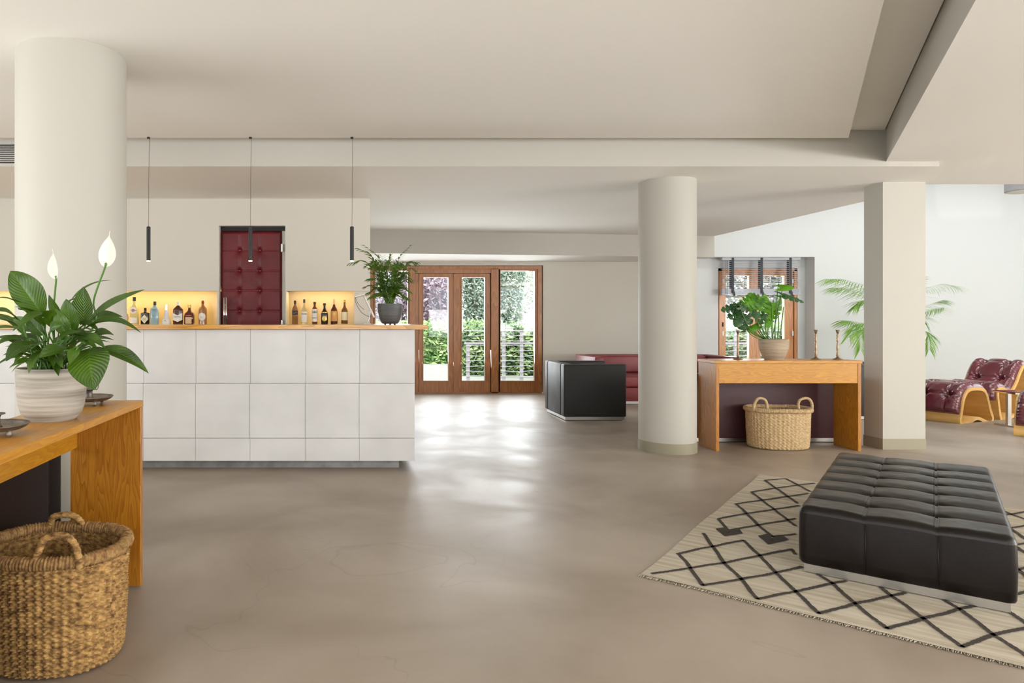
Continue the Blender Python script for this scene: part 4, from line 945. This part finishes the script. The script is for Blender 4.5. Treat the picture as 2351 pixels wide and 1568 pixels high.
mb = MB(); mb.add([oo(a, b, z) for z in (.0125, .056) for a, b in ((-OW / 2 + .02, -OL / 2 + .02), (OW / 2 - .02, -OL / 2 + .02), (OW / 2 - .02, OL / 2 - .02), (-OW / 2 + .02, OL / 2 - .02))],
   [(3, 2, 1, 0), (4, 5, 6, 7), (0, 1, 5, 4), (1, 2, 6, 5), (2, 3, 7, 6), (3, 0, 4, 7)]); mb.build('plinth', M['steel'], t)

# ------------------------------------------------------------------ cube armchairs and sofas
def cube_seat(name, cx, cy, w, d, h, m, ang, label, cat, plinth, grp=None, arms=.13, seats=1, ph=.045, cush=None):
    """local: back at +y, seat opens to -y"""
    t = thing(name, (cx, cy, 0), label, cat, grp)
    x0, x1, y0, y1 = cx - w / 2, cx + w / 2, cy - d / 2, cy + d / 2
    for a in (x0, x1 - arms): MB().rbox(a, a + arms, y0, y1 - .001, ph, h, .016, 3).build('armrest', m, t, True, auto=50)
    MB().rbox(x0 + arms + .001, x1 - arms - .001, y1 - arms, y1, ph, h, .016, 3).build('backrest', m, t, True, auto=50)
    MB().rbox(x0 + arms + .001, x1 - arms - .001, y0 + .01, y1 - arms - .001, ph, .24, .012, 3).build('seat_base', m, t, True, auto=50)
    sw = (w - 2 * arms) / seats
    for k in range(seats):
        MB().rbox(x0 + arms + sw * k + .003, x0 + arms + sw * (k + 1) - .003, y0, y1 - arms - .1, .242, .40, .03, 4).build('seat_cushion', m, t, True, auto=60)
        MB().rbox(x0 + arms + sw * k + .003, x0 + arms + sw * (k + 1) - .003, y1 - arms - .105, y1 - arms - .002, .405, h - .015, .03, 4).build('back_cushion', m, t, True, auto=60)
    MB().box(x0 + .02, x1 - .02, y0 + .02, y1 - .02, .008, ph + .001).build('plinth', plinth, t)
    MB().box(x0 + .04, x1 - .04, y0 + .04, y1 - .04, 0, .009).build('glide', M['metal_black'], t)
    t.rotation_euler.z = ang; return t
cube_seat('armchair', 2.545 + .38, 8.05 + .40, .80, .745, .672, M['black'], -PI / 2 - PI + PI, 'black leather cube armchair seen from behind, beside the french door', 'armchair', M['steel'], 'black cube armchairs')
bpy.data.objects['armchair'].rotation_euler.z = PI / 2
bpy.data.objects['armchair'].location = (2.545 + .3725, 8.05 + .40, 0)
cube_seat('armchair', 6.42, 8.5, .80, .745, .655, M['black'], -PI / 2, 'black leather cube armchair mostly hidden behind the square pillar', 'armchair', M['steel'], 'black cube armchairs')
cube_seat('sofa', 4.50, 10.02, 2.05, .86, .675, M['sofa'], 0, 'wine red leather sofa against the far wall, partly behind the round column', 'sofa', M['white'], seats=2)
cube_seat('sofa', 4.10, 7.0, 1.70, .80, .675, M['darkmaroon'], PI, 'dark maroon leather sofa with its back to the console table', 'sofa', M['steel'], seats=2)
cube_seat('sofa', -1.75, 2.30, 1.72, .80, .66, mat('sofa_brown_leather', (.012, .006, .005), .6, spec=.15, bump=.15, bscale=120), -PI / 2 + PI, 'dark brown sofa behind the left foreground console', 'sofa', M['steel'], seats=1)
bpy.data.objects['sofa.002'].rotation_euler.z = -PI / 2

# ------------------------------------------------------------------ wave lounge chairs of bent ply and tufted leather
def offset_path(pts, d):
    out = []
    for i, p in enumerate(pts):
        a = pts[max(i - 1, 0)]; b = pts[min(i + 1, len(pts) - 1)]; t_ = (b - a); t_ = t_ / (t_.length or 1); out.append(p + Vector((-t_.y, t_.x)) * (d[i] if isinstance(d, list) else d))
    return out
def ply_loop(mb, pts2, th, w0, w1, T):
    n = len(pts2); inn = []
    for i, p in enumerate(pts2):
        t_ = (pts2[(i + 1) % n] - pts2[i - 1]).normalized(); inn.append(p + Vector((-t_.y, t_.x)) * -th)
    vs = [T(p.x, w, p.y) for w in (w0, w1) for ring in (pts2, inn) for p in ring]; fs = []
    for i in range(n):
        j = (i + 1) % n; fs += [(i, j, n + j, n + i), (2 * n + j, 2 * n + i, 3 * n + i, 3 * n + j), (j, i, 2 * n + i, 2 * n + j), (n + i, n + j, 3 * n + j, 3 * n + i)]
    mb.add(vs, fs)
def cushion(mb, path, th, w0, w1, T, tufts, tw, bt_out):
    """pad swept along path (left side is outside), tufted at arclengths tufts x widths tw"""
    S = [0]
    for i in range(1, len(path)): S.append(S[-1] + (path[i] - path[i - 1]).length)
    Ltot = S[-1]; N = len(path); NW = 64; rows = []
    nrm = []
    for i in range(N):
        t_ = (path[min(i + 1, N - 1)] - path[max(i - 1, 0)]).normalized(); nrm.append(Vector((-t_.y, t_.x)))
    def hgt(s, w):
        e = min(s, Ltot - s); ew = min(w - w0, w1 - w); k = 1
        if e < .06: k *= math.sqrt(max(0, 1 - ((.06 - e) / .06) ** 2))
        if ew < .06: k *= math.sqrt(max(0, 1 - ((.06 - ew) / .06) ** 2))
        d = 0
        for ts in tufts:
            d += .010 * math.exp(-((s - ts) / .014) ** 2)
            for x in tw:
                r2 = (s - ts) ** 2 + (w - x) ** 2; ang = math.atan2(w - x, s - ts)
                d += .045 * math.exp(-r2 / .0012) + (.012 + .006 * math.cos(ang * 9)) * math.exp(-r2 / .006)
        for x in tw: d += .010 * math.exp(-((w - x) / .012) ** 2)
        if ew < .05: d += .003 * math.sin(s * 220)
        return max(.004, th * k - d * min(1, k + .2))
    for i in range(N):
        for j in range(NW + 1):
            wq = w0 + (w1 - w0) * j / NW; p = path[i] + nrm[i] * hgt(S[i], wq); mb.v.append(tuple(T(p.x, wq, p.y)))
    b = len(mb.v) - N * (NW + 1)
    for i in range(N - 1):
        for j in range(NW): mb.f.append((b + i * (NW + 1) + j, b + (i + 1) * (NW + 1) + j, b + (i + 1) * (NW + 1) + j + 1, b + i * (NW + 1) + j + 1)); mb.m.append(0)
    mb.grid(lambda u, v: T(path[round(v * (N - 1))].x, w0 + (w1 - w0) * u, path[round(v * (N - 1))].y), 1, N - 1)
    for ts in tufts:
        i = min(range(N), key=lambda q: abs(S[q] - ts))
        for x in tw:
            p = path[i] + nrm[i] * (hgt(ts, x) + .004); bt_out.append(T(p.x, x, p.y))
def v2(l, k=1, kz=1): return [Vector((a * k, b * kz)) for a, b in l]
OTT = v2([(.04, .0), (.0, .03), (.02, .12), (.06, .27), (.13, .355), (.25, .375), (.40, .36), (.47, .30), (.54, .12), (.585, .03), (.56, .0), (.48, .012), (.30, .065), (.14, .02)], 1.04)
CHR = v2([(.10, .0), (.065, .03), (.03, .16), (.0, .32), (.03, .375), (.12, .37), (.22, .335), (.33, .355), (.43, .45), (.52, .58), (.60, .655), (.67, .60), (.69, .42), (.71, .2), (.74, .03), (.71, .0), (.62, .012), (.40, .06), (.20, .018)], .92, .94)
def lounge(name, o, p, wv_, width, loop, cpath, tufts, label, cat, grp):
    o = Vector((*o, 0)); p = Vector((*p, 0)).normalized(); q = Vector((*wv_, 0)).normalized()
    T = lambda a, w_, z: o + p * a + q * w_ + Vector((0, 0, z))
    t = thing(name, o, label, cat, grp); mb = MB(); lp = spline([Vector((a.x, a.y, 0)) for a in loop], 6, True); lp = [Vector((a.x, max(a.y, .0))) for a in lp]
    ply_loop(mb, lp, -.038, 0, width, T); mb.build('plywood_frame', M['ply'], t, True, auto=40)
    cp = spline([Vector((a, b, 0)) for a, b in cpath], 14); cp = [Vector((a.x, a.y)) for a in cp]; mb = MB(); bts = []
    cushion(mb, cp, .095, .01, width - .01, T, tufts, (width * .27, width * .73), bts); pad = mb.build('tufted_cushion', M['lounge'], t, True)
    for b in bts: MB().lathe([(.001, -.006), (.009, -.003), (.009, .003), (.001, .006)], b, 10).build('button', M['button'], pad, True)
OCP = [(-.012, .10), (.012, .19), (.05, .28), (.12, .36), (.25, .382), (.40, .366), (.475, .31), (.50, .24)]
OCP = [(a * 1.04, b) for a, b in OCP]
CCP = [(.005, .25), (-.008, .32), (.03, .382), (.12, .377), (.22, .342), (.325, .362), (.42, .455), (.51, .585), (.60, .662), (.68, .60), (.695, .5)]
CCP = [(a * .92, b * .94) for a, b in CCP]
lounge('lounge_footstool', (7.08, 7.82), (.93, .37), (-.37, .93), .52, OTT, OCP, (.20, .42), 'tufted oxblood footstool on a bent ply frame, next to the square pillar', 'footstool', 'wave lounge seats')
lounge('lounge_chair', (7.79, 8.11), (.93, .37), (-.37, .93), .52, CHR, CCP, (.28, .56, .78), 'tufted oxblood lounge chair with curved ply frame behind the footstool', 'lounge chair', 'wave lounge seats')
lounge('lounge_footstool', (6.93, 7.05), (.8, .6), (.6, -.8), .64, OTT, OCP, (.20, .42), 'oxblood footstool cut off by the right edge, in front of the metal side table', 'footstool', 'wave lounge seats')
# side table
t = thing('side_table', (7.65, 7.64, 0), 'low steel framed side table with a dark red top at the right edge', 'side table')
for xx in (7.40, 7.86):
    MB().box(xx, xx + .04, 7.60, 7.63, .018, .375).box(xx - .005, xx + .045, 7.52, 7.76, 0, .018).build('leg', M['steel'], t)
MB().box(7.385, 7.92, 7.50, 7.78, .375, .388).build('top_frame', M['chrome'], t)
MB().rbox(7.39, 7.915, 7.505, 7.775, .388, .398, .003, 1).build('tabletop', M['tabletop'], t)

# ------------------------------------------------------------------ garden
M['paving'] = mat('paving', (.20, .22, .17), .9, c2=(.30, .31, .28), scale=3, bump=.8, bscale=9)
struct('ground', MB().box(-10, 30, 11.3, 45, -.2, -.06), M['paving'])
struct('ground', MB().box(-10, 30, 45, 45.2, -.2, 1.5), M['grey'])
def fol(name, c1, c2): return mat(name, c1, .6, c2=c2, scale=2.5)
def leaves(mb, n, gen, s):
    for _ in range(n):
        c = gen(); a = Vector((R.gauss(0, 1), R.gauss(0, 1), R.gauss(0, 1))).normalized(); b = a.orthogonal().normalized(); k = s * R.uniform(.6, 1.4)
        c = Vector(c); mb.add([c - a * k, c + b * k * .5, c + a * k, c - b * k * .5], [(0, 1, 2, 3)])
def ell(cx, cy, cz, rx, ry, rz):
    def g():
        d = Vector((R.gauss(0, 1), R.gauss(0, 1), R.gauss(0, 1))).normalized() * R.uniform(.72, 1.0); return (cx + d.x * rx, cy + d.y * ry, cz + d.z * rz)
    return g
def tree(name, cx, cy, blobs, leafc, trunkm, n, s, label, h0):
    t = thing(name, (cx, cy, -.06), label, 'tree', 'trees in the garden beyond the glass'); mb = MB()
    for bx, by, bz, rx, ry, rz in blobs: leaves(mb, n // len(blobs), ell(bx, by, bz, rx, ry, rz), s)
    mb.build('crown', leafc, t)
    m2 = MB().tube(spline([(cx, cy, -.06), (cx + .05, cy, h0 * .5), (cx - .03, cy + .1, h0)], 5), .09, 8)
    for bx, by, bz, rx, ry, rz in blobs[:5]: m2.tube([(cx, cy, h0 * .75), (bx, by, bz)], [.05, .015], 6)
    m2.build('trunk', trunkm, t, True)
bark = mat('bark', (.16, .13, .11), .9)
plum = mat('plum_leaves', (.17, .09, .13), .6, c2=(.42, .34, .42), scale=2.5); hedge = mat('hedge_leaves', (.10, .22, .05), .6, c2=(.36, .50, .20), scale=3)
cyp = mat('grey_green_leaves', (.14, .21, .15), .6, c2=(.34, .42, .33), scale=1.5); pale = mat('pale_leaves', (.42, .47, .38), .6, c2=(.72, .76, .68), scale=1.5); shade = mat('laurel_leaves', (.06, .13, .05), .5, c2=(.28, .40, .16), scale=3)
tree('plum_tree', 2.6, 23, [(1.6, 22.5, 2.9, 1.9, 1.2, 1.6), (2.7, 23, 2.3, .95, 1.0, 1.2), (.5, 22, 2.3, 1.4, 1, 1.4), (2.2, 23, 1.6, 1.2, 1, 1.0)], plum, bark, 15000, .08, 'purple leaved plum tree behind the left door leaf', 2)
tree('conifer', 4.7, 25.5, [(4.55, 25.5, 2.3, .8, .7, 2.6), (5.9, 25.8, 3.0, .75, .7, 2.3), (5.2, 26, 2.6, .8, .7, 2.6)], cyp, bark, 20000, .075, 'tall grey green conifer seen through the middle of the french door', 3)
tree('willow', 8.4, 28, [(7.7, 28, 2.6, 1.3, 1.2, 2.0), (8.6, 28, 2.8, 1.2, 1.2, 2.2)], pale, bark, 7000, .09, 'pale silvery tree seen through the right pane of the french door', 3)
tree('garden_tree', 11.4, 19, [(11.2, 19, 2.3, 1.1, 1, 1.5), (12.6, 19.5, 2.6, 1.2, 1, 1.3), (10.3, 19.6, 3, 1.0, 1, 1.2), (9.6, 20, 1.9, .9, .8, 1.3)], mat('sparse_leaves', (.10, .11, .08), .6, c2=(.40, .46, .34), scale=3), bark, 15000, .08, 'leafy garden tree with grey trunk seen through the small window', 2.5)
def bed(name, x0, x1, y0, y1, h, m, n, s, label):
    def g():
        f = R.random()
        if f < .6: return (R.uniform(x0, x1), y0 + R.gauss(0, .06), R.uniform(-.05, h))
        return (R.uniform(x0, x1), R.uniform(y0, y1), h + R.gauss(0, .07))
    mb = MB(); leaves(mb, n, g, s); t = thing(name, ((x0 + x1) / 2, y0, -.06), label, 'hedge'); mb.build('foliage', m, t)
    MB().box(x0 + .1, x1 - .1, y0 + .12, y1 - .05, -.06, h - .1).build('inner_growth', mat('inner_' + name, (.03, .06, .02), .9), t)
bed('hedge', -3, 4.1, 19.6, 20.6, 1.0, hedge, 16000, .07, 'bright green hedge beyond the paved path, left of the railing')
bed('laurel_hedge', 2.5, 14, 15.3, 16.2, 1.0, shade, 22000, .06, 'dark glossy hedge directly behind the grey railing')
t = thing('railing', (6, 14, -.06), 'grey metal railing with flat posts and bent rods outside the glass', 'railing')
x = 2.40; MB().box(2.36, 12, 13.97, 14.03, .97, 1.0).build('top_rail', M['rail'], t)
MB().box(2.36, 12, 13.98, 14.02, .70, .74).build('middle_rail', M['rail'], t)
while x < 11.9:
    MB().box(x, x + .07, 13.985, 14.015, -.06, .97 if int(x * 10) % 3 else .72).build('post', M['rail'], t); x += .37
for k in range(9):
    z = .04 + k * .105; pts = [(2.38 + .2 * i, 13.96 + .01 * math.sin(i), z + .012 * math.sin(i * 1.7 + k * 2)) for i in range(48)]; MB().tube(pts, .007, 5).build('rod', M['rail'], t)
